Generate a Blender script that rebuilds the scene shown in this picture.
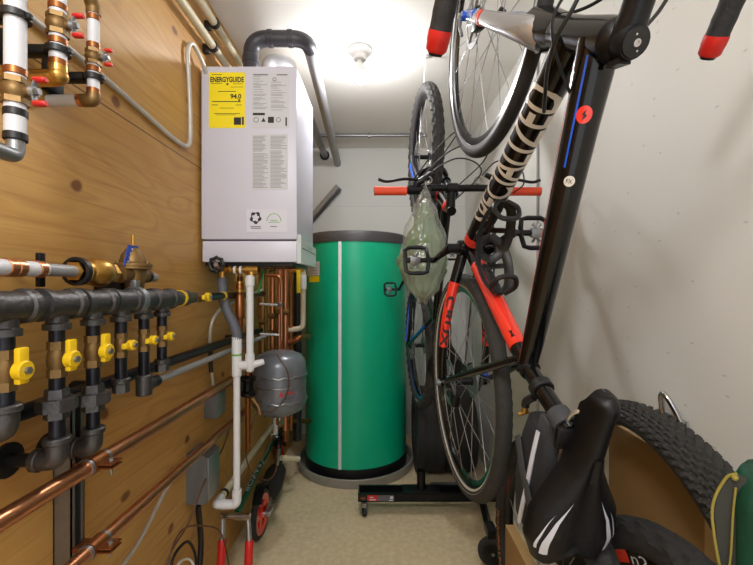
import bpy, bmesh, math, random
from math import sin, cos, pi, radians, sqrt, atan2
from mathutils import Vector, Matrix, noise as mnoise
random.seed(7)
V = Vector
scene = bpy.context.scene
for o in list(bpy.data.objects): bpy.data.objects.remove(o)
COL = scene.collection

# ------------------------------------------------------------------ camera, world, lights, exposure
FOC, CX, CY, H = 400.0, 382.0, 288.0, 1.278        # focal length (px), vanishing point, eye height
XL, XR, YB, ZC = -0.74, 0.73, 3.5, 2.5             # room: left wall, right wall, back wall, ceiling
cam = bpy.data.cameras.new('camera'); camo = bpy.data.objects.new('camera', cam); COL.objects.link(camo)
camo.location = (0, 0, H); camo.rotation_euler = (pi/2, 0, 0)
cam.sensor_width = 36; cam.sensor_fit = 'HORIZONTAL'; cam.lens = 36*FOC/753
cam.shift_x = (376.5-CX)/753; cam.shift_y = (CY-282.5)/753
cam.clip_start = 0.02
scene.camera = camo
w = bpy.data.worlds.new('world'); scene.world = w; w.use_nodes = True
w.node_tree.nodes['Background'].inputs[0].default_value = (0.97, 0.985, 1.0, 1)
w.node_tree.nodes['Background'].inputs[1].default_value = 1.25
BULB_POWER = 440.0
def point(name, loc, energy, radius, col):
    l = bpy.data.lights.new(name, 'POINT'); l.energy = energy; l.shadow_soft_size = radius; l.color = col
    o = bpy.data.objects.new(name, l); COL.objects.link(o); o.location = loc; return o
point('ceiling_lamp_by_the_door', (-0.30, -0.30, 2.15), 36, 0.14, (0.97, 0.985, 1.0))
scene.view_settings.view_transform = 'Standard'
scene.view_settings.look = 'None'
scene.view_settings.gamma = 1.0
scene.view_settings.use_curve_mapping = False
scene.view_settings.exposure = 0.25

# ------------------------------------------------------------------ materials
def lin(c):
    f = lambda u: u/12.92 if u <= .04045 else ((u+.055)/1.055)**2.4
    return tuple(f(x/255) for x in c)+(1,)
MATS = {}
def mat(name, rgb, rough=.5, metal=0., var=.12, scale=18., bump=0., bscale=None, coat=0., emis=0., stretch=None, spec=.5):
    m = bpy.data.materials.new(name); m.use_nodes = True; MATS[name] = m
    nt = m.node_tree; N = nt.nodes; L = nt.links; b = N['Principled BSDF']
    b.inputs['Roughness'].default_value = rough; b.inputs['Metallic'].default_value = metal
    b.inputs['Coat Weight'].default_value = coat; b.inputs['Coat Roughness'].default_value = .06
    b.inputs['Specular IOR Level'].default_value = spec
    tc = N.new('ShaderNodeTexCoord'); src = tc.outputs['Object']
    if stretch:
        mp = N.new('ShaderNodeMapping'); mp.inputs['Scale'].default_value = stretch
        L.new(src, mp.inputs[0]); src = mp.outputs[0]
    n = N.new('ShaderNodeTexNoise'); n.inputs['Scale'].default_value = scale; n.inputs['Detail'].default_value = 4
    L.new(src, n.inputs['Vector'])
    c = lin(rgb); mx = N.new('ShaderNodeMix'); mx.data_type = 'RGBA'
    mx.inputs[6].default_value = tuple(x*(1-var) for x in c[:3])+(1,)
    mx.inputs[7].default_value = tuple(min(1, x*(1+var)) for x in c[:3])+(1,)
    L.new(n.outputs[0], mx.inputs[0]); L.new(mx.outputs[2], b.inputs['Base Color'])
    if bump:
        n2 = N.new('ShaderNodeTexNoise'); n2.inputs['Scale'].default_value = bscale or scale*3; n2.inputs['Detail'].default_value = 3
        L.new(src, n2.inputs['Vector'])
        bp = N.new('ShaderNodeBump'); bp.inputs['Strength'].default_value = bump; bp.inputs['Distance'].default_value = .004
        L.new(n2.outputs[0], bp.inputs['Height']); L.new(bp.outputs[0], b.inputs['Normal'])
    if emis:
        b.inputs['Emission Color'].default_value = c; b.inputs['Emission Strength'].default_value = emis
    return m

def plywood():
    m = bpy.data.materials.new('plywood'); m.use_nodes = True; nt = m.node_tree; N = nt.nodes; L = nt.links
    b = N['Principled BSDF']; b.inputs['Roughness'].default_value = .48
    tc = N.new('ShaderNodeTexCoord')
    def mp(sc, loc=(0, 0, 0)):
        x = N.new('ShaderNodeMapping'); x.inputs['Scale'].default_value = sc; x.inputs['Location'].default_value = loc
        L.new(tc.outputs['Object'], x.inputs[0]); return x.outputs[0]
    def noise(vec, sc, det=3, dist=0.):
        n = N.new('ShaderNodeTexNoise'); n.inputs['Scale'].default_value = sc; n.inputs['Detail'].default_value = det
        n.inputs['Distortion'].default_value = dist; L.new(vec, n.inputs['Vector']); return n.outputs[0]
    def math_(op, a, b_=None, c_=None):
        x = N.new('ShaderNodeMath'); x.operation = op
        for i, q in enumerate((a, b_, c_)):
            if q is None: continue
            if isinstance(q, (int, float)): x.inputs[i].default_value = q
            else: L.new(q, x.inputs[i])
        return x.outputs[0]
    def mix(fac, a, b_):
        x = N.new('ShaderNodeMix'); x.data_type = 'RGBA'
        if isinstance(fac, (int, float)): x.inputs[0].default_value = fac
        else: L.new(fac, x.inputs[0])
        for i, q in ((6, a), (7, b_)):
            if isinstance(q, tuple): x.inputs[i].default_value = q
            else: L.new(q, x.inputs[i])
        return x.outputs[2]
    cath = noise(mp((1, .55, 2.6)), 1.7, 2, .35)                    # cathedral figure along the sheet
    bands = math_('PINGPONG', math_('MULTIPLY', cath, 13.0), 1.0)
    fine = noise(mp((1, 3, 95)), 2.2, 4)
    blot = noise(mp((1, 1, 1.6), (3, 1, 2)), 2.4, 3)
    col = mix(math_('MULTIPLY', bands, .45), lin((204, 160, 92)), lin((172, 118, 52)))
    col = mix(math_('MULTIPLY', fine, .45), col, lin((208, 162, 86)))
    ln = N.new('ShaderNodeMapRange'); ln.inputs[1].default_value = .22; ln.inputs[2].default_value = 0.; L.new(bands, ln.inputs[0])
    col = mix(math_('MULTIPLY', ln.outputs[0], .32), col, lin((146, 88, 34)))
    st = N.new('ShaderNodeMapRange'); st.inputs[1].default_value = .52; st.inputs[2].default_value = .72; L.new(noise(mp((1, 1.3, 60), (0, 5, 0)), 2.0, 3), st.inputs[0])
    col = mix(math_('MULTIPLY', st.outputs[0], .4), col, lin((152, 96, 40)))
    rb = N.new('ShaderNodeMapRange'); rb.inputs[1].default_value = .42; rb.inputs[2].default_value = .72
    L.new(blot, rb.inputs[0])
    col = mix(math_('MULTIPLY', rb.outputs[0], .38), col, lin((156, 102, 36)))
    vo = N.new('ShaderNodeTexVoronoi'); vo.voronoi_dimensions = '2D'; vo.inputs['Scale'].default_value = 3.4
    dv = N.new('ShaderNodeVectorMath'); dv.operation = 'ADD'
    dn = N.new('ShaderNodeTexNoise'); dn.inputs['Scale'].default_value = 9
    L.new(tc.outputs['Object'], dn.inputs['Vector'])
    ds = N.new('ShaderNodeVectorMath'); ds.operation = 'SCALE'; ds.inputs['Scale'].default_value = .035
    L.new(dn.outputs['Color'], ds.inputs[0]); L.new(mp((1, .75, 1.0)), dv.inputs[0]); L.new(ds.outputs[0], dv.inputs[1])
    sw = N.new('ShaderNodeSeparateXYZ'); cw = N.new('ShaderNodeCombineXYZ'); L.new(dv.outputs[0], sw.inputs[0])
    L.new(sw.outputs[1], cw.inputs[0]); L.new(sw.outputs[2], cw.inputs[1]); L.new(cw.outputs[0], vo.inputs['Vector'])
    kn = N.new('ShaderNodeMapRange'); kn.inputs[1].default_value = .062; kn.inputs[2].default_value = .036
    L.new(vo.outputs['Distance'], kn.inputs[0])
    sep = N.new('ShaderNodeSeparateColor'); L.new(vo.outputs['Color'], sep.inputs[0])
    kn2 = math_('MULTIPLY', kn.outputs[0], math_('GREATER_THAN', sep.outputs[0], .45))
    col = mix(math_('MULTIPLY', kn2, .9), col, lin((112, 62, 28)))
    sx = N.new('ShaderNodeSeparateXYZ'); L.new(tc.outputs['Object'], sx.inputs[0])
    s1 = math_('LESS_THAN', math_('ABSOLUTE', math_('SUBTRACT', sx.outputs[2], 1.765)), .0022)
    s2 = math_('LESS_THAN', math_('ABSOLUTE', math_('SUBTRACT', sx.outputs[1], 2.21)), .0025)
    col = mix(math_('MULTIPLY', math_('MAXIMUM', s1, s2), .85), col, lin((70, 40, 18)))
    L.new(col, b.inputs['Base Color'])
    bp = N.new('ShaderNodeBump'); bp.inputs['Strength'].default_value = .15; bp.inputs['Distance'].default_value = .003
    L.new(fine, bp.inputs['Height']); L.new(bp.outputs[0], b.inputs['Normal'])
    return m

def concrete():
    m = mat('concrete_floor', (202, 184, 148), .75, 0, .16, 3.2, .25, 60)
    nt = m.node_tree; N = nt.nodes; L = nt.links; b = N['Principled BSDF']
    old = b.inputs['Base Color'].links[0].from_socket
    tc = N.new('ShaderNodeTexCoord')
    n = N.new('ShaderNodeTexNoise'); n.inputs['Scale'].default_value = 34; n.inputs['Detail'].default_value = 6
    L.new(tc.outputs['Object'], n.inputs['Vector'])
    r = N.new('ShaderNodeMapRange'); r.inputs[1].default_value = .40; r.inputs[2].default_value = .95
    L.new(n.outputs[0], r.inputs[0])
    mx = N.new('ShaderNodeMix'); mx.data_type = 'RGBA'; mx.inputs[7].default_value = lin((226, 212, 178))
    L.new(old, mx.inputs[6]); L.new(r.outputs[0], mx.inputs[0])
    vo = N.new('ShaderNodeTexVoronoi'); vo.inputs['Scale'].default_value = 22; L.new(tc.outputs['Object'], vo.inputs['Vector'])
    k = N.new('ShaderNodeMapRange'); k.inputs[1].default_value = .10; k.inputs[2].default_value = .05
    L.new(vo.outputs['Distance'], k.inputs[0])
    ml = N.new('ShaderNodeMath'); ml.operation = 'MULTIPLY'; ml.inputs[1].default_value = .35; L.new(k.outputs[0], ml.inputs[0])
    m2 = N.new('ShaderNodeMix'); m2.data_type = 'RGBA'; m2.inputs[7].default_value = lin((112, 92, 60))
    L.new(mx.outputs[2], m2.inputs[6]); L.new(ml.outputs[0], m2.inputs[0]); L.new(m2.outputs[2], b.inputs['Base Color'])
    return m

def painted():
    m = mat('painted_drywall', (211, 212, 208), .6, 0, .025, 1.6, .05, 220)
    nt = m.node_tree; N = nt.nodes; L = nt.links; b = N['Principled BSDF']
    old = b.inputs['Base Color'].links[0].from_socket
    tc = N.new('ShaderNodeTexCoord')
    mp = N.new('ShaderNodeMapping'); mp.inputs['Scale'].default_value = (1, 1, 2.2); mp.inputs['Rotation'].default_value = (.6, 0, 0)
    L.new(tc.outputs['Object'], mp.inputs[0])
    vo = N.new('ShaderNodeTexVoronoi'); vo.voronoi_dimensions = '2D'; vo.inputs['Scale'].default_value = 5
    sw = N.new('ShaderNodeSeparateXYZ'); cw = N.new('ShaderNodeCombineXYZ'); L.new(mp.outputs[0], sw.inputs[0])
    L.new(sw.outputs[1], cw.inputs[0]); L.new(sw.outputs[2], cw.inputs[1]); L.new(cw.outputs[0], vo.inputs['Vector'])
    k = N.new('ShaderNodeMapRange'); k.inputs[1].default_value = .035; k.inputs[2].default_value = .01
    L.new(vo.outputs['Distance'], k.inputs[0])
    ml = N.new('ShaderNodeMath'); ml.operation = 'MULTIPLY'; ml.inputs[1].default_value = .4; L.new(k.outputs[0], ml.inputs[0])
    m2 = N.new('ShaderNodeMix'); m2.data_type = 'RGBA'; m2.inputs[7].default_value = lin((120, 115, 105))   # scuffs
    L.new(old, m2.inputs[6]); L.new(ml.outputs[0], m2.inputs[0]); L.new(m2.outputs[2], b.inputs['Base Color'])
    return m

def film():
    m = bpy.data.materials.new('clear_plastic_film'); m.use_nodes = True; nt = m.node_tree; N = nt.nodes; L = nt.links
    out = N['Material Output']; N.remove(N['Principled BSDF'])
    tr = N.new('ShaderNodeBsdfTransparent'); tr.inputs[0].default_value = (.93, .95, .93, 1)
    gl = N.new('ShaderNodeBsdfGlossy'); gl.inputs['Roughness'].default_value = .12
    df = N.new('ShaderNodeBsdfDiffuse'); df.inputs[0].default_value = (.75, .78, .74, 1)
    tc = N.new('ShaderNodeTexCoord'); n = N.new('ShaderNodeTexNoise'); n.inputs['Scale'].default_value = 16; n.inputs['Detail'].default_value = 4
    L.new(tc.outputs['Object'], n.inputs['Vector'])
    bp = N.new('ShaderNodeBump'); bp.inputs['Strength'].default_value = .9; bp.inputs['Distance'].default_value = .02
    L.new(n.outputs[0], bp.inputs['Height']); L.new(bp.outputs[0], gl.inputs['Normal'])
    lw = N.new('ShaderNodeLayerWeight'); lw.inputs[0].default_value = .35; L.new(bp.outputs[0], lw.inputs['Normal'])
    m1 = N.new('ShaderNodeMixShader'); m1.inputs[0].default_value = .12; L.new(tr.outputs[0], m1.inputs[1]); L.new(df.outputs[0], m1.inputs[2])
    r = N.new('ShaderNodeMapRange'); r.inputs[3].default_value = .05; r.inputs[4].default_value = .6; L.new(lw.outputs['Facing'], r.inputs[0])
    m2 = N.new('ShaderNodeMixShader'); L.new(r.outputs[0], m2.inputs[0]); L.new(m1.outputs[0], m2.inputs[1]); L.new(gl.outputs[0], m2.inputs[2])
    L.new(m2.outputs[0], out.inputs[0]); return m

PLY = plywood(); CONC = concrete(); WALL = painted(); FILM = film()
CEIL = mat('ceiling_paint', (236, 235, 230), .7, 0, .02, 2, .04, 200)
IRON = mat('black_iron', (86, 84, 84), .42, .75, .25, 22, .35, 140)
IRON_DK = mat('dark_iron', (44, 45, 52), .3, .7, .3, 16)
BRASS = mat('brass', (196, 150, 74), .3, .9, .18, 30, .12)
BRASS_DULL = mat('dull_brass', (128, 100, 60), .48, .7, .2, 30, .2)
COPPER = mat('copper', (202, 138, 98), .3, .95, .22, 9, stretch=(1, .5, 1))
COPPER_D = mat('tarnished_copper', (150, 92, 52), .38, .85, .25, 12)
PEX = mat('white_pipe', (206, 206, 210), .45, 0, .05, 12)
PVC = mat('white_pvc', (222, 222, 224), .35, 0, .04, 12)
PVC_B = mat('beige_pvc', (196, 186, 158), .5, 0, .12, 8)
PVC_G = mat('grey_pvc', (142, 142, 144), .4, 0, .08, 10)
ABS = mat('black_abs', (58, 56, 62), .38, 0, .15, 14)
GREYHOSE = mat('grey_hose', (92, 94, 102), .55, 0, .1, 20)
RED = mat('red_plastic', (205, 36, 30), .4, 0, .08, 15)
YEL = mat('yellow_plastic', (232, 190, 24), .4, 0, .08, 15)
STEEL = mat('galvanized_steel', (150, 152, 154), .38, .85, .15, 40)
CHROME = mat('chrome', (205, 205, 208), .12, 1, .05, 10)
BLACKP = mat('black_plastic', (17, 17, 19), .45, 0, .2, 20)
BLACKM = mat('black_metal', (24, 24, 27), .35, .5, .2, 20)
GREYBOX = mat('grey_enclosure', (108, 110, 112), .5, 0, .08, 14)
ENAMEL = mat('boiler_enamel', (208, 207, 220), .35, 0, .02, 4)
ENAMEL_G = mat('boiler_trim', (196, 204, 202), .4, 0, .02, 4)
PAPER = mat('label_paper', (204, 205, 210), .6, 0, .02, 20)
PAPER_Y = mat('yellow_label', (244, 222, 12), .5, 0, .02, 20)
INK = mat('black_ink', (32, 32, 34), .6, 0, .05, 20)
INK_G = mat('grey_ink', (150, 150, 152), .6, 0, .05, 20)
INK_GR = mat('green_ink', (110, 170, 60), .6, 0, .05, 20)
INK_R = mat('red_ink', (196, 44, 44), .5, 0, .05, 20)
CABLE = mat('armoured_cable', (196, 192, 186), .4, .3, .1, 40)
BROWN = mat('brown_cable', (92, 58, 40), .5, 0, .1, 20)
TANKGREEN = mat('green_jacket', (0, 172, 128), .38, 0, .05, 5, .04, 30, spec=.45)
TANKLID = mat('tank_lid', (62, 60, 61), .5, 0, .06, 8)
PANGREY = mat('pan_grey', (148, 146, 138), .45, .2, .1, 12)
EXPGREY = mat('grey_enamel', (112, 116, 122), .28, .2, .05, 10)
GLOSSB = mat('gloss_black_frame', (7, 7, 9), .18, 0, .2, 8, coat=.25, spec=.35)
FRED = mat('gloss_red_frame', (226, 52, 34), .25, 0, .05, 8, coat=.5)
FSIL = mat('silver_fork', (168, 168, 172), .24, .7, .06, 8, coat=.5)
FBLUE = mat('blue_paint', (28, 84, 196), .25, 0, .08, 8, coat=.5)
GRIP = mat('red_rubber_grip', (222, 74, 40), .55, 0, .06, 15)
RUBBER = mat('black_rubber', (36, 35, 35), .78, 0, .2, 30, .2, 120)
RUBBER_M = mat('grey_black_rubber', (50, 49, 48), .75, 0, .25, 40, .2, 120)
RUBBER_G = mat('dusty_rubber', (44, 43, 41), .8, 0, .18, 26, .25, 120)
TAPE = mat('bar_tape', (30, 30, 32), .6, 0, .15, 60, .3, 200)
ALU = mat('brushed_aluminium', (178, 178, 180), .3, .9, .08, 20)
SADDLE = mat('saddle_leatherette', (12, 12, 14), .42, 0, .15, 30, .1, 300, spec=.3)
FABRIC = mat('grey_webbing', (58, 60, 64), .85, 0, .15, 90, .3, 400)
FABRIC_D = mat('dark_nylon', (27, 29, 33), .8, 0, .15, 90, .3, 400)
REFL = mat('silver_decal', (196, 198, 208), .35, .1, .05, 20)
CARD = mat('cardboard', (142, 110, 62), .8, 0, .1, 6, .08, 90, stretch=(1, 1, 6))
OLIVE = mat('green_cloth', (104, 124, 90), .8, 0, .5, 13, 1.0, 16)
GREENBAG = mat('green_nylon', (14, 68, 48), .55, 0, .15, 10, .2, 60)
MESHN = mat('dark_mesh', (52, 54, 48), .8, 0, .2, 120)
PIPING = mat('yellow_piping', (146, 134, 58), .6, 0, .1, 30)
BULBM = mat('lit_bulb', (252, 250, 250), .4, 0, .0, 5, emis=BULB_POWER)
CERAM = mat('white_porcelain', (228, 228, 226), .35, 0, .02, 10)
DECALW = mat('light_decal', (214, 208, 198), .4, 0, .03, 20)
ORANGE = mat('orange_decal', (226, 130, 30), .5, 0, .05, 20)
BLUETAG = mat('blue_tag', (44, 70, 160), .5, 0, .08, 20)
WHITEW = mat('white_sidewall', (196, 194, 184), .5, 0, .06, 20)

# ------------------------------------------------------------------ mesh helpers
ORIG = {}
def F(px, py, Y):                       # a point of the place at depth Y seen in that direction from the eye height
    return V(((px-CX)*Y/FOC, Y, H-(py-CY)*Y/FOC))
def FX(px, py, X):
    return F(px, py, X*FOC/(px-CX))

def catmull(pts, n=8, closed=False):
    P = [V(p) for p in pts]; out = []; m = len(P)
    for i in range(m if closed else m-1):
        p0 = P[(i-1) % m] if closed or i > 0 else P[i]*2-P[i+1]
        p1 = P[i]; p2 = P[(i+1) % m]
        p3 = P[(i+2) % m] if closed or i+2 < m else p2*2-p1
        for k in range(n):
            t = k/n
            out.append(.5*((2*p1)+(p2-p0)*t+(2*p0-5*p1+4*p2-p3)*t*t+(3*p1-p0-3*p2+p3)*t**3))
    if not closed: out.append(P[-1])
    return out
def fillet(pts, r, n=6):
    P = [V(p) for p in pts]; out = [P[0]]
    for i in range(1, len(P)-1):
        a, b, c = P[i-1], P[i], P[i+1]; u = (a-b); v_ = (c-b)
        d = min(r, u.length*.48, v_.length*.48); p = b+u.normalized()*d; q = b+v_.normalized()*d
        for k in range(n+1):
            t = k/n; out.append((1-t)**2*p+2*t*(1-t)*b+t*t*q)
    out.append(P[-1]); return out
def basis(d):
    d = V(d).normalized(); a = V((0, 0, 1)) if abs(d.z) < .9 else V((1, 0, 0))
    x = d.cross(a).normalized(); y = d.cross(x).normalized()
    return Matrix((x, y, d)).transposed()

class MB:
    def __init__(s, M=None): s.bm = bmesh.new(); s.M = M or Matrix(); s.mi = 0; s.mats = None
    def v(s, p): return s.bm.verts.new(s.M @ V(p))
    def f(s, vs):
        try:
            x = s.bm.faces.new(vs); x.material_index = s.mi; return x
        except ValueError: return None
    def rings(s, R, closed_ring=True, cap0=True, cap1=True, loop=False):
        vs = [[s.v(p) for p in r] for r in R]; n = len(vs[0]); m = len(vs)
        for i in range(m if loop else m-1):
            a, b = vs[i], vs[(i+1) % m]
            for j in range(n if closed_ring else n-1):
                k = (j+1) % n; s.f((a[j], a[k], b[k], b[j]))
        if not loop and closed_ring:
            if cap0: s.f(vs[0][::-1])
            if cap1: s.f(vs[-1])
        return s
    def tube(s, pts, r, seg=10, closed=False, caps=True, flat=1.0, up=None):
        P = [V(p) for p in pts]; m = len(P); R = []
        T = []
        for i in range(m):
            a = P[(i-1) % m] if closed or i else P[i]; b = P[(i+1) % m] if closed or i < m-1 else P[i]
            T.append((b-a).normalized())
        B = basis(T[0]); x = B.col[0].copy()
        if up is not None: x = (V(up)-T[0]*V(up).dot(T[0])).normalized()
        for i in range(m):
            x = (x-T[i]*x.dot(T[i])).normalized(); y = T[i].cross(x)
            rr = r[i] if isinstance(r, (list, tuple)) else r
            R.append([P[i]+x*cos(2*pi*j/seg)*rr+y*sin(2*pi*j/seg)*rr*flat for j in range(seg)])
        return s.rings(R, True, caps, caps, loop=closed)
    def cyl(s, a, b, r, r2=None, seg=16, bev=0):
        a, b = V(a), V(b); d = (b-a); L = d.length; d.normalize(); r2 = r if r2 is None else r2
        if bev:
            return s.lathe([(0, 0), (r-bev, 0), (r, bev), (r2, L-bev), (r2-bev, L), (0, L)], a, d, seg)
        return s.tube([a, b], [r, r2], seg)
    def lathe(s, prof, o=(0, 0, 0), axis=(0, 0, 1), seg=24, a0=0, a1=2*pi):
        B = basis(axis); o = V(o); full = abs(a1-a0-2*pi) < 1e-6; n = seg if full else seg+1
        if V(axis).normalized().z > .999: B = Matrix.Identity(3)
        R = []
        for r, z in prof:
            r = max(r, 1e-5)
            R.append([o+B @ V((r*cos(a0+(a1-a0)*j/seg), r*sin(a0+(a1-a0)*j/seg), z)) for j in range(n)])
        return s.rings(R, full, True, True)
    def hexa(s, a, b, r, r2=None): return s.cyl(a, b, r, r2, 6)
    def sphere(s, c, r, sc=(1, 1, 1), seg=16, rot=None):
        R = []; n = seg//2
        for i in range(n+1):
            t = pi*i/n; ring = []
            for j in range(seg):
                p = V((max(sin(t), 1e-3)*cos(2*pi*j/seg)*sc[0]*r, max(sin(t), 1e-3)*sin(2*pi*j/seg)*sc[1]*r, -cos(t)*sc[2]*r))
                ring.append(V(c)+(rot @ p if rot else p))
            R.append(ring)
        return s.rings(R)
    def box(s, lo, hi, bev=0, rot=None, seg=2):
        lo, hi = V(lo), V(hi); c = (lo+hi)/2; d = hi-lo
        M = Matrix.Translation(c) @ (rot.to_4x4() if rot else Matrix()) @ Matrix.Diagonal((d.x, d.y, d.z, 1))
        g = bmesh.ops.create_cube(s.bm, size=1, matrix=s.M @ M)
        fs = {f for v_ in g['verts'] for f in v_.link_faces}
        for f in fs: f.material_index = s.mi
        if bev:
            es = list({e for v_ in g['verts'] for e in v_.link_edges})
            r = bmesh.ops.bevel(s.bm, geom=es, offset=bev, segments=seg, affect='EDGES', profile=.5)
            for f in r['faces']: f.material_index = s.mi
        return s
    def torus(s, c, axis, R, r, seg=32, rs=10, flat=1.0):
        B = basis(axis); c = V(c)
        pts = [[c+B @ V(((R+r*cos(2*pi*k/rs))*cos(2*pi*j/seg), (R+r*cos(2*pi*k/rs))*sin(2*pi*j/seg), r*flat*sin(2*pi*k/rs)))
                for k in range(rs)] for j in range(seg)]
        return s.rings(pts, loop=True)
    def prism(s, poly, ax_o, u, v_, w_):      # 2-D outline in the (u, v) plane at ax_o, thickness vector w_
        o = V(ax_o); u, v_, w_ = V(u), V(v_), V(w_)
        return s.rings([[o+u*a+v_*b for a, b in poly], [o+u*a+v_*b+w_ for a, b in poly]])
    def build(s, name, m, parent=None, smooth=40, kind=None):
        bm = s.bm; bmesh.ops.recalc_face_normals(bm, faces=bm.faces[:])
        me = bpy.data.meshes.new(name); 
        if parent is not None: o0 = ORIG[parent.name]
        else:
            xs = [v_.co for v_ in bm.verts]
            o0 = V(((min(p.x for p in xs)+max(p.x for p in xs))/2, (min(p.y for p in xs)+max(p.y for p in xs))/2, min(p.z for p in xs)))
        bmesh.ops.translate(bm, verts=bm.verts[:], vec=-o0)
        bm.to_mesh(me); bm.free()
        for x in (m if isinstance(m, (list, tuple)) else [m]): me.materials.append(x)
        if smooth:
            me.polygons.foreach_set('use_smooth', [True]*len(me.polygons)); me.set_sharp_from_angle(angle=radians(smooth))
        ob = bpy.data.objects.new(name, me); COL.objects.link(ob)
        if parent is not None: ob.parent = parent
        else: ob.location = o0
        ORIG[ob.name] = o0.copy()
        if kind: ob['kind'] = kind
        return ob
def tag(o, label, cat, group=None):
    o['label'] = label; o['category'] = cat
    if group: o['group'] = group
    return o
def root(name, label, cat, loc, group=None):
    o = bpy.data.objects.new(name, None); COL.objects.link(o); o.location = loc; o.empty_display_size = .05
    ORIG[o.name] = V(loc); return tag(o, label, cat, group)
def plab(o, text): o['label'] = text; return o

# lettering: flat text laid out in (u, v) and mapped to a surface by fn(u, v)
_tc = {}
def text_polys(s, cut=None, bold=0.):
    key = (s, cut, bold)
    if key in _tc: return _tc[key]
    cu = bpy.data.curves.new('t', 'FONT'); cu.body = s; cu.size = 1; cu.resolution_u = 3; cu.offset = bold
    ob = bpy.data.objects.new('t', cu); COL.objects.link(ob)
    dg = bpy.context.evaluated_depsgraph_get(); dg.update()
    me = ob.evaluated_get(dg).to_mesh(); bm = bmesh.new(); bm.from_mesh(me); ob.evaluated_get(dg).to_mesh_clear()
    bpy.data.objects.remove(ob); bpy.data.curves.remove(cu)
    xs = [v_.co.x for v_ in bm.verts]; ys = [v_.co.y for v_ in bm.verts]
    x0, x1, y0, y1 = min(xs), max(xs), min(ys), max(ys)
    for v_ in bm.verts: v_.co = V(((v_.co.x-x0)/(x1-x0), (v_.co.y-y0)/(y1-y0), 0))
    if cut:
        for k in range(1, cut):
            bmesh.ops.bisect_plane(bm, geom=bm.verts[:]+bm.edges[:]+bm.faces[:], plane_co=(0, k/cut, 0), plane_no=(0, 1, 0))
    bm.verts.index_update()
    r = ([(v_.co.x, v_.co.y) for v_ in bm.verts], [[v_.index for v_ in f.verts] for f in bm.faces]); bm.free()
    _tc[key] = r; return r
def put_text(mb, s, fn, cut=None, bold=0.):
    vs, fs = text_polys(s, cut, bold); q = [mb.v(fn(u, v_)) for u, v_ in vs]
    for f in fs: mb.f([q[i] for i in f])

# ------------------------------------------------------------------ the room
def struct(name, lo, hi, m):
    mb = MB(); mb.box(lo, hi); bm = mb.bm; me = bpy.data.meshes.new(name); bm.to_mesh(me); bm.free(); me.materials.append(m)
    o = bpy.data.objects.new(name, me); COL.objects.link(o); o['kind'] = 'structure'; return o
Y0 = -1.3
struct('floor', (XL-.1, Y0, -.1), (XR+.1, YB+.1, 0), CONC)
struct('ceiling', (XL-.1, Y0, ZC), (XR+.1, YB+.1, ZC+.1), CEIL)
struct('wall_left', (XL-.1, Y0, 0), (XL, YB, ZC), PLY)
struct('wall_right', (XR, Y0, 0), (XR+.1, YB, ZC), WALL)
struct('wall_back', (XL-.1, YB, 0), (XR+.1, YB+.1, ZC), WALL)

# ------------------------------------------------------------------ ceiling lamp, ceiling conduit
def ceiling_lamp():
    c = V((-.113, 2.05, ZC)); r = root('ceiling_lamp', 'white porcelain ceiling lampholder with a bare lit bulb', 'lamp', c)
    MB().lathe([(.062, 0), (.062, -.012), (.052, -.022), (.036, -.03), (.033, -.055), (0, -.055)], c, (0, 0, 1), 28).build('lampholder', CERAM, r)
    MB().lathe([(.013, -.05), (.015, -.075), (.025, -.098), (.034, -.122), (.033, -.123), (0, -.123)], c, (0, 0, 1), 24).build('bulb_base', CERAM, r)
    MB().lathe([(.0, -.1235), (.0335, -.1235), (.034, -.13), (.032, -.148), (.024, -.165), (.012, -.172), (.001, -.174)], c, (0, 0, 1), 24).build('bulb', BULBM, r)
ceiling_lamp()
mb = MB(); mb.tube([(-.505, 3.17, ZC-.013), (.36, 3.17, ZC-.013)], .012, 10)
for x in (-.5, -.1, .3): mb.box((x-.012, 3.15, ZC-.028), (x+.012, 3.19, ZC-.002), .003)
tag(mb.build('ceiling_conduit', STEEL), 'thin grey steel conduit strapped across the ceiling near the back wall', 'conduit')

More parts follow.
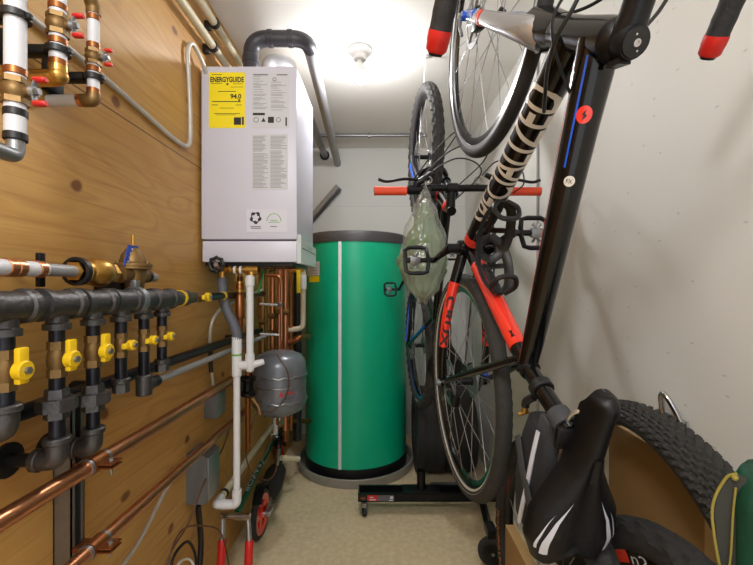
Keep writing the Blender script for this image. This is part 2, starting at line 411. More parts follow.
# ------------------------------------------------------------------ plumbing on the plywood wall
def ball_valve(parent, p, axis, r, lever_m, style, out=(1, 0, 0)):
    """brass body round a pipe at p along axis, handle on the out side"""
    p = V(p); a = V(axis).normalized(); out = V(out)
    mb = MB(); L = r*(1.3 if style == 'tee' else 2.6)
    mb.hexa(p-a*L, p-a*L*.55, r*1.24); mb.hexa(p+a*L*.55, p+a*L, r*1.24)
    mb.lathe([(r*1.05, -L*.56), (r*1.2, -L*.3), (r*1.28, 0), (r*1.2, L*.3), (r*1.05, L*.56)], p, a, 18)
    mb.cyl(p+out*r, p+out*r*1.85, r*.55, r*.45, 12)
    body = mb.build('valve_body', BRASS_DULL, parent)
    s = p+out*r*(1.75 if style == 'tee' else 1.9)
    mb = MB(); side = a.cross(out)
    if style == 'tee':                                  # silver butterfly handle with red rubber tips
        mb.cyl(s-out*.002, s+out*.006, r*.6, r*.5, 12); mb.hexa(s+out*.005, s+out*.012, r*.35)
        for sg in (1, -1): mb.tube(catmull([s, s+a*sg*r*.6+out*.003, s+a*sg*r*1.2+out*.006], 4), [r*.36]*8+[r*.3], 8, flat=.35, up=side)
        h = mb.build('valve_handle', STEEL, body)
        for sg in (1, -1):
            mb = MB(); q = s+a*sg*r*1.2+out*.004
            mb.tube([q-out*r*.1, q+out*r*.2, q+out*r*1.0, q+out*r*1.15], [r*.34, r*.42, r*.4, r*.28], 10, flat=.75, up=side)
            mb.build('handle_tip', RED, body)
    else:                                               # yellow tab lever
        d = a if style == 'up' else V((.25, -.1, 0))+side*0
        d = V(d).normalized(); t = d.cross(out).normalized() if abs(d.dot(out)) < .7 else V((0, 1, 0))
        if style == 'up':
            mb.cyl(s-out*.004, s+out*.012, r*1.25, r*1.25, 18, .002)
            mb.box(s-V((.003, r*.75, 0))+V((0, 0, -r*1.7)), s+V((.008, r*.75, r*2.9)), .003)
        else:
            mb.cyl(s-out*.004, s+out*.012, r*1.1, r*1.1, 18, .002)
            mb.box(s+V((-.003, -r*2.6, -r*.6)), s+V((.008, r*1.9, r*.6)), .003)
        mb.build('valve_handle', YEL, body)
        MB().hexa(s+out*.010, s+out*.017, r*.5).build('handle_nut', STEEL, body)
    return body

def riser(px, r, zt, zv, zb, bands, bot, label):
    """white riser: top z, valve z, bottom z, (z, material) crimp bands, bottom fitting"""
    X = -.64; Y = FOC*-X/(CX-px); p = V((X, Y, 0)); L = r*1.24
    t = root('water_riser', label, 'pipe', (X, Y, zb), 'insulated water risers at the top of the plywood wall')
    MB().tube([p+V((0, 0, zt)), p+V((0, 0, zv+L))], r, 18).build('pipe', PEX, t)
    MB().tube([p+V((0, 0, zv-L)), p+V((0, 0, zb))], r, 18).build('pipe', PEX, t)
    ball_valve(t, p+V((0, 0, zv)), (0, 0, 1), r*1.08, RED, 'tee')
    for z, m in bands: MB().cyl(p+V((0, 0, z-.0065)), p+V((0, 0, z+.0065)), r*1.09, seg=18, bev=.001).build('crimp_ring', COPPER_D if m is COPPER else m, t)
    return t, p
t, p = riser(15.5, .0160, 2.2, 1.6205, 1.535, ((1.654, COPPER), (1.583, BLACKP), (1.5415, BLACKP)), 0, 'thick white water riser with a red-tipped valve and black crimp rings')
mb = MB(); mb.tube(fillet([p+V((0, 0, 1.537)), p+V((0, 0, 1.508)), p+V((0, -1.7, 1.508))], .02), .0135, 14); mb.build('elbow', STEEL, t)
t, p = riser(58, .0149, 2.2, 1.796, 1.715, ((1.831, COPPER), (1.763, COPPER), (1.721, COPPER)), 0, 'white water riser with a red-tipped valve and a brass elbow turning to the wall')
mb = MB(); mb.tube(fillet([p+V((0, 0, 1.716)), p+V((0, 0, 1.693)), p+V((-.1, 0, 1.693))], .02), .0165, 14)
mb.sphere(p+V((0, 0, 1.697)), .018); mb.build('elbow', BRASS, t)
t, p = riser(93.5, .0120, 1.885, 1.789, 1.708, ((1.876, COPPER), (1.814, COPPER), (1.762, COPPER), (1.713, COPPER)), 0, 'thin white water riser with copper rings, a red-tipped valve and a bottom elbow')
mb = MB(); mb.tube(fillet([p+V((0, 0, 1.709)), p+V((0, 0, 1.694)), p+V((-.022, 0, 1.694))], .012), .0142, 14); mb.build('elbow', BRASS_DULL, t)
mb = MB(); mb.tube([p+V((-.02, 0, 1.694)), p+V((-.098, 0, 1.694))], .0125, 14); mb.build('pipe', PEX, t)
mb = MB(); mb.cyl(p+V((-.023, 0, 1.694)), p+V((-.032, 0, 1.694)), .014); mb.build('crimp_ring', COPPER, t)
mb = MB(); mb.tube(fillet([p+V((0, 0, 1.884)), p+V((0, 0, 1.902)), p+V((0, -.018, 1.92))], .015), .0142, 14); mb.build('elbow', BRASS_DULL, t)
mb = MB(); mb.tube([p+V((0, -.017, 1.919)), p+V((0, -.13, 2.05))], .0125, 14); mb.build('pipe', PEX, t)
mb = MB(); q = p+V((0, -.026, 1.9295)); d = V((0, -.113, .131)).normalized(); mb.cyl(q, q+d*.012, .014); mb.build('crimp_ring', COPPER, t)
def bracket(px, r, z, label):
    X = -.64; Y = FOC*-X/(CX-px); p = V((X, Y, z))
    t = root('pipe_bracket', label, 'bracket', (XL, Y, z-.02), 'black brackets holding the risers')
    mb = MB(); mb.lathe([(r, -.0055), (r+.0065, -.0055), (r+.0065, .0055), (r, .0055), (r, -.0055)], p, (0, 0, 1), 24)
    mb.box(p+V((r+.003, -.005, -.005)), p+V((r+.012, .005, .005)), .002); mb.build('clamp_ring', BLACKP, t)
    mb = MB(); mb.box((XL, Y-.011, z-.009), (X-r-.004, Y+.011, z+.009), .002)
    mb.box((XL, Y-.02, z-.035), (XL+.02, Y+.02, z+.035), .003); mb.build('bracket_arm', BLACKM, t)
bracket(15.5, .0162, 1.752, 'black pipe bracket around the thickest white riser')
bracket(58, .0151, 1.7455, 'black pipe bracket below the valve of the middle white riser')
bracket(93.5, .0122, 1.744, 'small black pipe bracket on the thinnest white riser')

# armoured cable on the wall
c1 = catmull([(XL+.012, -1.1, 1.85), (XL+.012, .2, 1.85), (XL+.012, .55, 1.845), (XL+.012, .8, 1.84), (XL+.012, 1.1, 1.825), (XL+.012, 1.4, 1.80), (XL+.014, 1.50, 1.815), (XL+.014, 1.515, 1.90),
              (XL+.014, 1.505, 2.05), (XL+.014, 1.495, 2.16), (XL+.02, 1.52, 2.205), (XL+.03, 1.58, 2.17), (XL+.03, 1.66, 2.11), (XL+.03, 1.72, 2.08)], 8)
tag(MB().tube(c1, .008, 10).build('armoured_cable', CABLE), 'pale armoured cable looping up the plywood to the boiler top', 'cable')
# conduits under the ceiling
for X, z, lab in ((-.70, 2.278, 'lower beige conduit running along the wall under the ceiling'), (-.70, 2.384, 'upper beige conduit running along the wall under the ceiling')):
    t = root('wall_conduit', lab, 'conduit', (X, 1, z-.02), 'beige conduits under the ceiling')
    MB().tube([(X, -1.2, z), (X, 3.45, z)], .0165, 14).build('conduit_tube', PVC_B, t)
    y = 1.655 if z < 2.3 else 1.67
    mb = MB(); mb.lathe([(.0165, -.008), (.022, -.008), (.022, .008), (.0165, .008), (.0165, -.008)], (X, y, z), (0, 1, 0), 20)
    mb.box((XL, y-.008, z-.03), (X-.012, y+.008, z+.008), .002); mb.build('conduit_clip', BLACKP, t)

# cold water feed with check valve and pressure regulator
def water_feed():
    X, z = -.66, 1.314
    t = root('water_feed_line', 'white water feed with brass check valve, pressure regulator and blue tag', 'pipe', (X, .9, z-.03))
    Y = lambda px: FOC*-X/(CX-px)
    MB().tube([(X, -1.2, z), (X, Y(44), z)], .0145, 16).build('pipe', PEX, t)
    plab(MB().tube([(X, Y(44), z), (X, Y(80), z)], .0125, 16).build('pipe', PVC_G, t), 'grey pipe')
    for px in (8, 17, 38): MB().cyl((X, Y(px)-.008, z), (X, Y(px)+.008, z), .0165, seg=18, bev=.001).build('crimp_ring', COPPER, t)
    MB().box((X-.024, Y(47), z-.034), (X-.014, Y(53), z+.034), .002).build('bracket', BLACKM, t); MB().box((XL, Y(49)-.004, z-.006), (X-.022, Y(49)+.004, z+.006)).build('bracket', BLACKM, t)
    mb = MB(); mb.hexa((X, Y(73), z), (X, Y(80), z), .022); mb.lathe([(.02, 0), (.026, .006), (.026, .016), (.02, .02)], (X, Y(80), z), (0, 1, 0), 18)
    mb.lathe([(.018, 0), (.03, .012), (.034, .04), (.03, .06), (.02, .075), (.02, .085)], (X, Y(86), z), (0, 1, 0), 20)
    mb.hexa((X, Y(104), z), (X, Y(112), z), .024); mb.build('check_valve', BRASS, t)
    y = Y(133); mb = MB()
    mb.cyl((X, y-.055, z-.003), (X, y+.05, z-.003), .02, seg=16); mb.lathe([(.018, -.05), (.026, -.035), (.03, -.01), (.028, .012), (.045, .014), (.045, .02)], (X, y, z), (0, 0, 1), 20)
    mb.lathe([(.046, .021), (.046, .028), (.032, .031), (.028, .05), (.018, .066), (.012, .07)], (X, y, z), (0, 0, 1), 20)
    for k in range(6): mb.hexa((X+.038*cos(k*pi/3), y+.038*sin(k*pi/3), z+.026), (X+.038*cos(k*pi/3), y+.038*sin(k*pi/3), z+.034), .005)
    MB().lathe([(.024, -.006), (.031, -.006), (.031, .006), (.024, .006), (.024, -.006)], (X, Y(77), z), (0, 1, 0), 22).build('black_collar', BLACKP, t)
    reg = mb.build('pressure_regulator', BRASS_DULL, t)
    MB().cyl((X, y, z+.068), (X, y, z+.105), .005, seg=10).build('adjusting_screw', BRASS, reg)
    q = V((X+.006, y-.05, z+.02)); mb = MB(); mb.prism([(0, 0), (.042, 0), (.06, .055), (.018, .055)], q, (0, 1, 0), (0, 0, 1), (.003, .0, 0)); mb.build('tag', BLUETAG, reg)
    mb = MB()
    for k in range(4): mb.box((X+.0092, y-.036+.005*k, z+.03+.011*k), (X+.0097, y-.008+.004*k, z+.034+.011*k))
    mb.build('tag_lettering', PAPER, reg)
    MB().tube([(X, y+.05, z-.003), (X, y+.1, z-.006)], .0125, 14).build('pipe', PVC_G, t)
    MB().cyl((X, y+.055, z-.003), (X, y+.066, z-.003), .018).build('crimp_ring', BLACKP, t)
    MB().box((XL, y-.035, z-.05), (X-.008, y-.01, z-.015), .003).build('bracket', BLACKM, t)
water_feed()

# gas manifold and its six drops
MX, MZ = -.64, 1.246
DP = [5, 57, 93, 121, 144, 162]; DY = [FOC*.64/(CX-p) for p in DP]
def manifold():
    t = root('gas_manifold', 'horizontal black iron gas manifold built of a row of tees', 'pipe', (MX, .9, MZ-.03))
    MB().tube([(MX, -1.2, MZ), (MX, 1.26, MZ)], .0235, 18).build('pipe', IRON, t)
    for y in DY:
        mb = MB(); h = .032
        mb.lathe([(.0235, -h-.012), (.0315, -h-.012), (.0315, -h+.002), (.0275, -h+.006), (.0275, h-.006), (.0315, h-.002), (.0315, h+.012), (.0235, h+.012)], (MX, y, MZ), (0, 1, 0), 20)
        mb.lathe([(.019, -.02), (.019, -.036), (.0235, -.038), (.0235, -.05), (.015, -.05)], (MX, y, MZ), (0, 0, 1), 18)
        mb.build('tee', IRON, t)
    mb = MB(); mb.cyl((MX, 1.258, MZ), (MX, 1.272, MZ), .026, seg=18); mb.build('yellow_tape', YEL, t)
    mb = MB(); mb.lathe([(.026, 1.27), (.026, 1.30), (.019, 1.33), (.019, 1.35)], (MX, 0, MZ), (0, 1, 0), 18); mb.build('reducer', IRON, t)
    ball_valve(t, (MX, 1.40, MZ), (0, 1, 0), .0145, YEL, 'side')
    MB().tube([(MX, 1.43, MZ), (MX, 2.15, MZ)], .015, 14).build('pipe', IRON_DK, t)
    MB().cyl((MX, 1.60, MZ), (MX, 1.615, MZ), .017).build('yellow_tape', YEL, t)
    mb = MB(); y = DY[4]-.02; mb.lathe([(.032, -.009), (.036, -.009), (.036, .009), (.032, .009), (.032, -.009)], (MX, y-.02, MZ), (0, 1, 0), 22)
    mb.box((MX-.008, y-.03, MZ+.034), (MX+.008, y-.01, MZ+.052), .002); mb.tube([(MX, y-.02, MZ+.045), (XL, y-.02, MZ+.06)], .005, 8); mb.build('hanger_clamp', STEEL, t)
manifold()
def drop(i, label):
    y = DY[i]; p = V((MX, y, 0)); r = .0135
    t = root('gas_drop', label, 'pipe', (MX, y, 1.03), 'iron gas drops below the manifold')
    zv = 1.138; up = i < 3
    zb = (1.07, .975, .96, 1.052, 1.035, 1.066)[i]
    MB().tube([p+V((0, 0, MZ-.045)), p+V((0, 0, zv+.03))], r, 14).build('pipe', IRON_DK, t)
    MB().tube([p+V((0, 0, zv-.03)), p+V((0, 0, zb))], r, 14).build('pipe', IRON_DK, t)
    ball_valve(t, p+V((0, 0, zv)), (0, 0, 1), .0135 if up else .0115, YEL, 'up' if up else 'side')
    if i in (1, 2):
        z = zb+.075
        mb = MB(); mb.hexa(p+V((0, 0, z+.012)), p+V((0, 0, z+.03)), .022, .02); mb.cyl(p+V((0, 0, z-.012)), p+V((0, 0, z+.012)), .034, seg=8); mb.hexa(p+V((0, 0, z-.028)), p+V((0, 0, z-.012)), .022)
        mb.build('union', IRON, t)
    if i < 3:
        mb = MB(); mb.cyl(p+V((0, 0, zb-.003)), p+V((0, 0, zb+.01)), .024, seg=18, bev=.002)
        mb.tube(fillet([p+V((0, 0, zb)), p+V((0, 0, zb-.036)), p+V((-.04, 0, zb-.036))], .03, 8), .0195, 16)
        mb.cyl(p+V((-.03, 0, zb-.036)), p+V((-.044, 0, zb-.036)), .023, seg=18, bev=.002); mb.build('elbow', IRON, t)
        MB().tube([p+V((-.04, 0, zb-.036)), (XL, y, zb-.036)], r, 14).build('pipe', IRON_DK, t)
        MB().cyl((XL, y, zb-.036), (XL+.006, y, zb-.036), .034, seg=20).build('wall_flange', BLACKP, t)
    elif i == 4:
        mb = MB(); mb.cyl(p+V((0, 0, zb+.01)), p+V((0, 0, zb-.045)), .02, seg=16, bev=.002); mb.cyl(p+V((0, 0, zb-.02)), p+V((0, .03, zb-.02)), .018); mb.build('tee', IRON, t)
    else:
        mb = MB(); mb.cyl(p+V((0, 0, zb+.006)), p+V((0, 0, zb-.008)), .021, seg=16, bev=.002); mb.hexa(p+V((0, 0, zb-.006)), p+V((0, 0, zb-.03)), .0185); mb.build('end_cap', IRON, t)
for i, lab in enumerate(('largest iron gas drop nearest the camera, yellow handle up, ending in an elbow', 'iron gas drop with hex union and raised yellow handle, in front of the steel strut',
        'third iron gas drop with hex union, raised yellow handle and elbow into the wall', 'short capped iron gas drop, first with its yellow handle turned sideways',
        'iron gas drop whose bottom tee feeds the thin grey pipe', 'last and smallest capped iron gas drop, nearest the boiler')): drop(i, lab)
z5 = 1.015
t = root('grey_gas_line', 'thin grey pipe running along the plywood from the fifth gas drop', 'pipe', (MX, 1.4, z5))
MB().tube([(MX, DY[4]+.03, z5), (MX, 2.2, z5)], .0105, 12).build('pipe', PVC_G, t)
MB().cyl((MX, DY[4]+.028, z5), (MX, DY[4]+.06, z5), .016).build('coupling', BLACKP, t)
t = root('black_gas_line', 'black pipe fixed along the plywood behind the gas drops', 'pipe', (-.70, 1.2, 1.036))
MB().tube([(-.70, -1.2, 1.036), (-.70, 2.3, 1.036)], .0165, 14).build('pipe', IRON_DK, t)
for y in (.96, 1.9): MB().cyl((XL, y, 1.036), (-.69, y, 1.036), .02, seg=16).build('standoff', BLACKP, t)

# steel strut with copper pipes clamped to it
mb = MB(); ys, ye = .90, .94
mb.box((XL, ys, 0), (XL+.041, ys+.003, 1.01)); mb.box((XL, ye-.003, 0), (XL+.041, ye, 1.01)); mb.box((XL, ys, 0), (XL+.003, ye, 1.01))
mb.box((XL+.038, ys, 0), (XL+.041, ys+.011, 1.01)); mb.box((XL+.038, ye-.011, 0), (XL+.041, ye, 1.01))
tag(mb.build('strut_channel', STEEL, smooth=0), 'vertical galvanized strut channel on the plywood behind the copper pipes', 'strut')
def copper_run(z, r, label, y1, lab2):
    X = -.66; t = root('copper_pipe', label, 'pipe', (X, 1, z-r), 'copper pipes along the lower plywood')
    MB().tube([(X, -1.2, z), (X, y1, z)], r, 18).build('pipe', COPPER, t)
    mb = MB(); y = .92
    mb.lathe([(r, -.022), (r+.0035, -.022), (r+.0035, .022), (r, .022), (r, -.022)], (X, y, z), (0, 1, 0), 22)
    for dz in (.0035, -.0055): mb.box((X+r-.002, y-.02, z+dz-.001), (X+r+.034, y+.02, z+dz+.002), .0008)
    mb.box((XL+.042, y-.02, z-.006), (X-r+.002, y+.02, z+.006), .001)
    c = tag(mb.build('pipe_clamp', COPPER_D), lab2, 'clamp', 'copper clamps on the strut')
    mb = MB(); mb.hexa((X+r+.02, y, z+.006), (X+r+.02, y, z+.012), .006); mb.cyl((X+r+.02, y, z-.025), (X+r+.02, y, z+.008), .0025, seg=8)
    mb.build('screw', STEEL, c)
    for s in (-1, 1): MB().lathe([(r, -.004), (r+.002, -.004), (r+.002, .004), (r, .004)], (X, y+s*.028, z), (0, 1, 0), 22).build('pipe_wrap', STEEL, c)
copper_run(.875, .0175, 'upper bright copper pipe running the length of the plywood', 1.80, 'copper pipe clamp holding the upper copper pipe to the strut')
copper_run(.685, .0155, 'lower bright copper pipe running along the plywood', 1.95, 'copper pipe clamp holding the lower copper pipe to the strut')

# enclosures and cables low on the wall
t = root('junction_box', 'sloped grey enclosure low on the plywood with a black cable below', 'junction box', (XL, 1.56, .46))
mb = MB(); mb.prism([(0, .46), (.072, .46), (.078, .50), (.078, .635), (.05, .65), (0, .65)], (XL, 1.51, 0), (1, 0, 0), (0, 0, 1), (0, .115, 0)); mb.build('housing', GREYBOX, t, smooth=20)
mb = MB(); mb.box((XL+.078, 1.515, .47), (XL+.083, 1.62, .632), .002); mb.build('cover', STEEL, t)
t = root('switch_box', 'small grey metal box on the plywood above the sloped enclosure', 'junction box', (XL, 1.70, .73))
mb = MB(); mb.box((XL, 1.66, .735), (XL+.055, 1.75, .85), .004); mb.build('housing', GREYBOX, t)
mb = MB(); mb.box((XL+.055, 1.664, .739), (XL+.058, 1.746, .846), .001); mb.build('cover', mat('pale_green_grey', (118, 138, 128), .4, .3), t)
MB().tube(catmull([FX(198, 505, -.715), FX(200, 525, -.715), FX(201, 545, -.71), FX(199, 575, -.70), FX(196, 620, -.69)], 6), .011, 10).build('black_cable', BLACKP)
tag(bpy.data.objects['black_cable'], 'thick black cable hanging down below the sloped grey enclosure', 'cable')
mb = MB(); mb.tube(catmull([FX(214, 389, -.72), FX(211, 365, -.715), FX(210, 335, -.71), FX(214, 318, -.70), FX(224, 307, -.69), F(246, 296, 1.9), F(262, 290, 2.05)], 6), .0065, 10)
o = tag(mb.build('flexible_conduit', CABLE), 'silver flexible conduit curving up from the small grey box', 'cable')
MB().tube(catmull([FX(211.2, 372, -.712), FX(210.5, 358, -.712), FX(210.4, 346, -.708)], 5), .0085, 10).build('black_tape', BLACKP, o)
mb = MB(); mb.tube(catmull([FX(190, 458, -.725), FX(172, 480, -.72), FX(158, 505, -.71), FX(140, 540, -.70), FX(118, 572, -.69), FX(100, 600, -.68)], 6), .006, 10)
tag(mb.build('steel_conduit', CABLE), 'braided steel flexible conduit curving down from behind the sloped enclosure', 'cable')
mb = MB(); mb.tube(catmull([FX(232, 420, -.72), FX(222, 450, -.715), FX(205, 480, -.665), FX(190, 520, -.66), FX(172, 550, -.66), FX(160, 580, -.66)], 6), .0035, 8)
tag(mb.build('brown_cable', BROWN), 'thin brown cable draped down over the sloped grey enclosure', 'cable')
mb = MB(); mb.tube(catmull([FX(165, 580, -.68), FX(172, 548, -.69), FX(185, 528, -.69), FX(205, 526, -.66), FX(220, 532, -.64), FX(228, 560, -.63), FX(230, 600, -.62)], 6), .003, 8)
tag(mb.build('thin_cable', BROWN), 'thin brown cable looping low towards the red scooter grips', 'cable')
mb = MB(); mb.tube(catmull([FX(170, 600, -.69), FX(172, 562, -.70), FX(182, 545, -.70), FX(190, 543, -.70), FX(196, 560, -.69), FX(196, 600, -.68)], 6), .005, 8)
tag(mb.build('black_loop', BLACKP), 'black cable loop at the foot of the plywood below the enclosure', 'cable')
mb = MB(); mb.tube(catmull([FX(172, 590, -.68), FX(178, 565, -.69), FX(188, 559, -.69), FX(194, 568, -.68), FX(196, 600, -.67)], 6), .004, 8)
tag(mb.build('white_loop', PVC), 'short white cable loop at the foot of the plywood', 'cable')
mb = MB(); mb.tube(catmull([F(262, 400, 1.95), F(252, 425, 1.92), F(246, 450, 1.9), F(250, 470, 1.95), F(258, 476, 2.05), F(268, 480, 2.1), F(276, 470, 2.15), F(279, 445, 2.2)], 6), .003, 8)
tag(mb.build('hanging_cable', BROWN), 'thin brown cable hanging from the expansion tank towards the scooter', 'cable')

# ------------------------------------------------------------------ boiler
def boiler():
    Yf = 1.61; x0, x1 = F(201, 0, Yf).x, F(297, 0, Yf).x; zt, zs, zb = F(0, 66, Yf).z, F(0, 240, Yf).z, F(0, 262, Yf).z; Yk = 1.983
    t = root('boiler', 'white wall-hung gas boiler with a yellow label above the pipework', 'boiler', ((x0+x1)/2, 1.8, zb))
    MB().box((x0, Yf, zs+.003), (x1, Yk, zt), .006).build('cabinet', ENAMEL, t)
    MB().box((x0+.003, Yf+.004, zb), (x1-.002, Yk-.01, zs-.003), .004).build('lower_panel', ENAMEL, t)
    mb = MB(); mb.prism([(Yf+.012, zb-.004), (Yk+.003, zb-.004), (Yk+.003, zb+.088), (Yf+.07, zb+.10), (Yf+.012, zb+.112)], (x1-.004, 0, 0), (0, 1, 0), (0, 0, 1), (.018, 0, 0)); o = mb.build('side_trim', ENAMEL_G, t, smooth=20)
    MB().box((x1+.0142, Yf+.03, zb+.058), (x1+.0148, Yk-.02, zb+.061)).build('trim_groove', INK, o)
    mb = MB(); put_text(mb, 'VIESSMANN', lambda u, v_: V((x1+.0149, Yf+.16+u*.1, zb+.068+v_*.013))); mb.build('trim_lettering', INK_GR, o)
    MB().box((x0+.01, Yf+.02, zb-.014), (x1-.02, Yk-.03, zb+.002)).build('base_tray', BLACKM, t)
    MB().box((x0-.012, 1.9, zb+.06), (x0+.002, Yk+.02, zt-.02)).build('mounting_rail', STEEL, t)
    def lab(name, a, b, c, d, m, th=.0012):
        p, q = F(a, d, Yf), F(c, b, Yf); return MB().box((p.x, Yf-th, p.z), (q.x, Yf+.001, q.z)).build(name, m, t)
    def P(px, py, th): q = F(px, py, Yf); return V((q.x, Yf-th, q.z))
    def bars(mb, rows, th=.0016):
        for a, b, c, d in rows:
            p, q = P(a, d, th), P(c, b, th); mb.box(p, q+V((0, .0006, 0)))
    def txt(mb, s, a, b, c, d, th=.0017): put_text(mb, s, lambda u, v_: P(a+(c-a)*u, d+(b-d)*v_, th), None, .035)
    y = lab('yellow_label', 209, 72.5, 245, 128, PAPER_Y)
    mb = MB(); txt(mb, 'ENERGYGUIDE', 210.5, 77, 244, 82.5); txt(mb, '94.0', 230.5, 94, 241.5, 99)
    bars(mb, [(212, 101.3, 241, 102.1), (234, 117.5, 241.2, 125), (242, 117, 244, 125)])
    mb.f([mb.v(P(238, 99.5, .0017)), mb.v(P(240.6, 99.5, .0017)), mb.v(P(239.3, 102, .0017))]); mb.f([mb.v(P(226, 83.5, .0017)), mb.v(P(229, 83.5, .0017)), mb.v(P(227.5, 86, .0017))])
    bars(mb, [(212, 74.6, 222, 75.1), (211, 83.6, 222, 84), (233, 83.8, 243, 84.2), (231, 87, 243, 87.4), (218, 91.3, 236, 91.9), (212, 104.8, 218, 105.4), (236, 104.8, 242, 105.4), (220, 108, 234, 108.4), (214, 113.4, 240, 113.9), (216, 114.8, 236, 115.2)])
    mb.build('label_lettering', INK, y, smooth=0)
    y = lab('data_label', 252, 73, 289, 128, PAPER)
    mb = MB(); rng = random.Random(3)
    for cx0, cx1 in ((253.5, 268.5), (271, 287.5)):
        yy = 76.5 if cx0 < 260 else 82
        while yy < 110:
            bars(mb, [(cx0, yy, cx0+(cx1-cx0)*rng.uniform(.35, 1), yy+.5)]); yy += rng.choice((1.2, 1.4, 2.3))
    mb.build('label_lettering', INK_G, y, smooth=0)
    mb = MB(); bars(mb, [(253, 113, 265, 115.4), (268, 117, 274, 123), (253.3, 74.6, 268, 75.4), (277, 74.6, 287.5, 75.4), (285.5, 117.5, 287, 126)])
    for cxx, rr, kk in ((256.3, 2.6, 16), (278.5, 2.4, 16), (274.6, 1.9, 16)):
        cyy = 79.6 if cxx == 274.6 else 120
        mb.rings([[P(cxx+(rr-d)*cos(2*pi*k/kk), cyy+(rr-d)*sin(2*pi*k/kk), .0017) for k in range(kk)] for d in (0, .5)], True, False, False)
    mb.f([mb.v(P(261.4, 122, .0017)), mb.v(P(265.8, 122, .0017)), mb.v(P(263.6, 117.6, .0017))]); mb.build('label_mark', INK, y, smooth=0)
    y = lab('instruction_label', 252, 134, 288, 190, PAPER)
    mb = MB()
    for cx0, cx1 in ((253, 268.5), (270.5, 287)):
        yy = 136
        while yy < 188:
            if rng.random() > .1: bars(mb, [(cx0, yy, cx0+(cx1-cx0)*rng.uniform(.6, 1), yy+.6)])
            yy += 1.35
    mb.build('label_lettering', INK_G, y, smooth=0)
    y = lab('round_logo_sticker', 246.5, 209, 287.5, 232, mat('pale_sticker', (214, 213, 224), .4, 0, .02))
    mb = MB(); kk = 24
    mb.rings([[P(255.7+(5.8-d+.8*sin(k*1.3+d))*cos(2*pi*k/kk)*1.0, 217.8+(6.2-d+.8*sin(k*1.3+d))*sin(2*pi*k/kk), .0017) for k in range(kk)] for d in (0.4, 2.6)], True, False, False)
    bars(mb, [(250.5, 226.5, 261, 227.2), (251, 228.1, 261, 228.7), (270.5, 226.2, 277, 226.8)]); mb.build('sticker_print', INK, y, smooth=0)
    mb = MB(); mb.rings([[P(274+(7.4-d)*cos(pi+pi*k/14), 221.4+(8-d)*sin(pi+pi*k/14), .0017) for k in range(15)] for d in (0, .7)], False)
    bars(mb, [(270.5, 220.2, 277.5, 220.9), (268.5, 222, 279.5, 222.6)]); mb.build('sticker_arc', INK_GR, y, smooth=0)
boiler()
MB().box((XL, 2.0, 1.46), (-.36, 2.02, 2.15)).build('mounting_board', PLY)
tag(bpy.data.objects['mounting_board'], 'plywood mounting board standing off the wall behind the boiler', 'board')

# vents above the boiler
t = root('flue_pipe', 'black elbowed flue rising from the boiler and running to the back wall', 'pipe', (-.59, 1.8, 2.16))
fl = fillet([(-.59, 1.8, 2.16), (-.59, 1.8, 2.40), (-.335, 1.8, 2.40), (-.388, 3.5, 2.366)], .075, 8)
n = [i for i, q in enumerate(fl) if q.y > 1.93]
MB().tube(fl[:n[0]], .034, 18, caps=False).build('elbow_run', ABS, t)
MB().tube([fl[n[0]-1], fl[-1]], .030, 18).build('pipe', PVC_G, t)
for a, b in (((-.59, 1.8, 2.285), (-.59, 1.8, 2.32)), ((-.515, 1.8, 2.40), (-.49, 1.8, 2.40)), ((-.425, 1.8, 2.40), (-.40, 1.8, 2.40))):
    MB().cyl(a, b, .0375, seg=20, bev=.003).build('coupling_ring', ABS, t)
t = root('air_intake_pipe', 'white elbowed intake pipe running beside the black flue to the back wall', 'pipe', (-.53, 1.93, 2.16))
il = fillet([(-.555, 1.95, 2.16), (-.555, 1.95, 2.39), (-.46, 1.97, 2.39), (-.50, 3.5, 2.437)], .05, 8)
n = [i for i, q in enumerate(il) if q.y > 2.06]
MB().tube(il[:n[0]], .031, 16, caps=False).build('elbow_run', PVC, t)
MB().tube([il[n[0]-1], il[-1]], .026, 16).build('pipe', PVC_G, t)
MB().lathe([(.027, -.012), (.042, -.012), (.042, 0), (.027, 0)], (-.50, YB, 2.437), (0, 1, 0), 22).build('wall_collar', BLACKP, t)
MB().cyl((-.555, 1.95, 2.30), (-.555, 1.95, 2.325), .034, seg=18, bev=.003).build('coupling_ring', PVC, t)
# steel strut leaning on the back wall
a, b = F(300, 232, 3.44), F(339, 187, 3.40)
d = (b-a).normalized(); R = basis(d); mb = MB(Matrix.Translation(a) @ R.to_4x4()); Lg = (b-a).length
for u in (-.045, .005):
    mb.box((u, -.02, -.3), (u+.003, .02, Lg)); mb.box((u+.037, -.02, -.3), (u+.04, .02, Lg)); mb.box((u, -.02, -.3), (u+.04, -.017, Lg))
tag(mb.build('strut_offcut', STEEL, smooth=0), 'double steel strut offcut slanting against the back wall above the green tank', 'strut')

# ------------------------------------------------------------------ pipework below the boiler
t = root('relief_valve_assembly', 'brass valve row with black handwheel and grey hose under the boiler', 'valve', (-.62, 1.64, 1.33))
zr = 1.352; mb = MB()
mb.hexa((-.668, 1.64, zr), (-.635, 1.64, zr), .015); mb.tube([(-.655, 1.64, zr), (-.505, 1.64, zr)], .0125, 14)
mb.cyl((-.628, 1.64, zr), (-.616, 1.64, zr), .019, seg=14, bev=.002); mb.cyl((-.56, 1.64, zr), (-.505, 1.64, zr), .019, seg=16, bev=.002)
mb.cyl((-.535, 1.64, zr), (-.535, 1.64, zr-.04), .018, seg=16, bev=.002); mb.cyl((-.655, 1.64, zr), (-.655, 1.64, zr-.045), .014, seg=12)
mb.tube([(-.655, 1.64, zr), (-.652, 1.585, zr+.014)], .006, 8); mb.build('brass_fittings', BRASS, t)
for x in (-.606, -.582): MB().cyl((x, 1.64, zr), (x+.009, 1.64, zr), .0165, seg=16, bev=.001).build('white_sleeve', PVC, t)
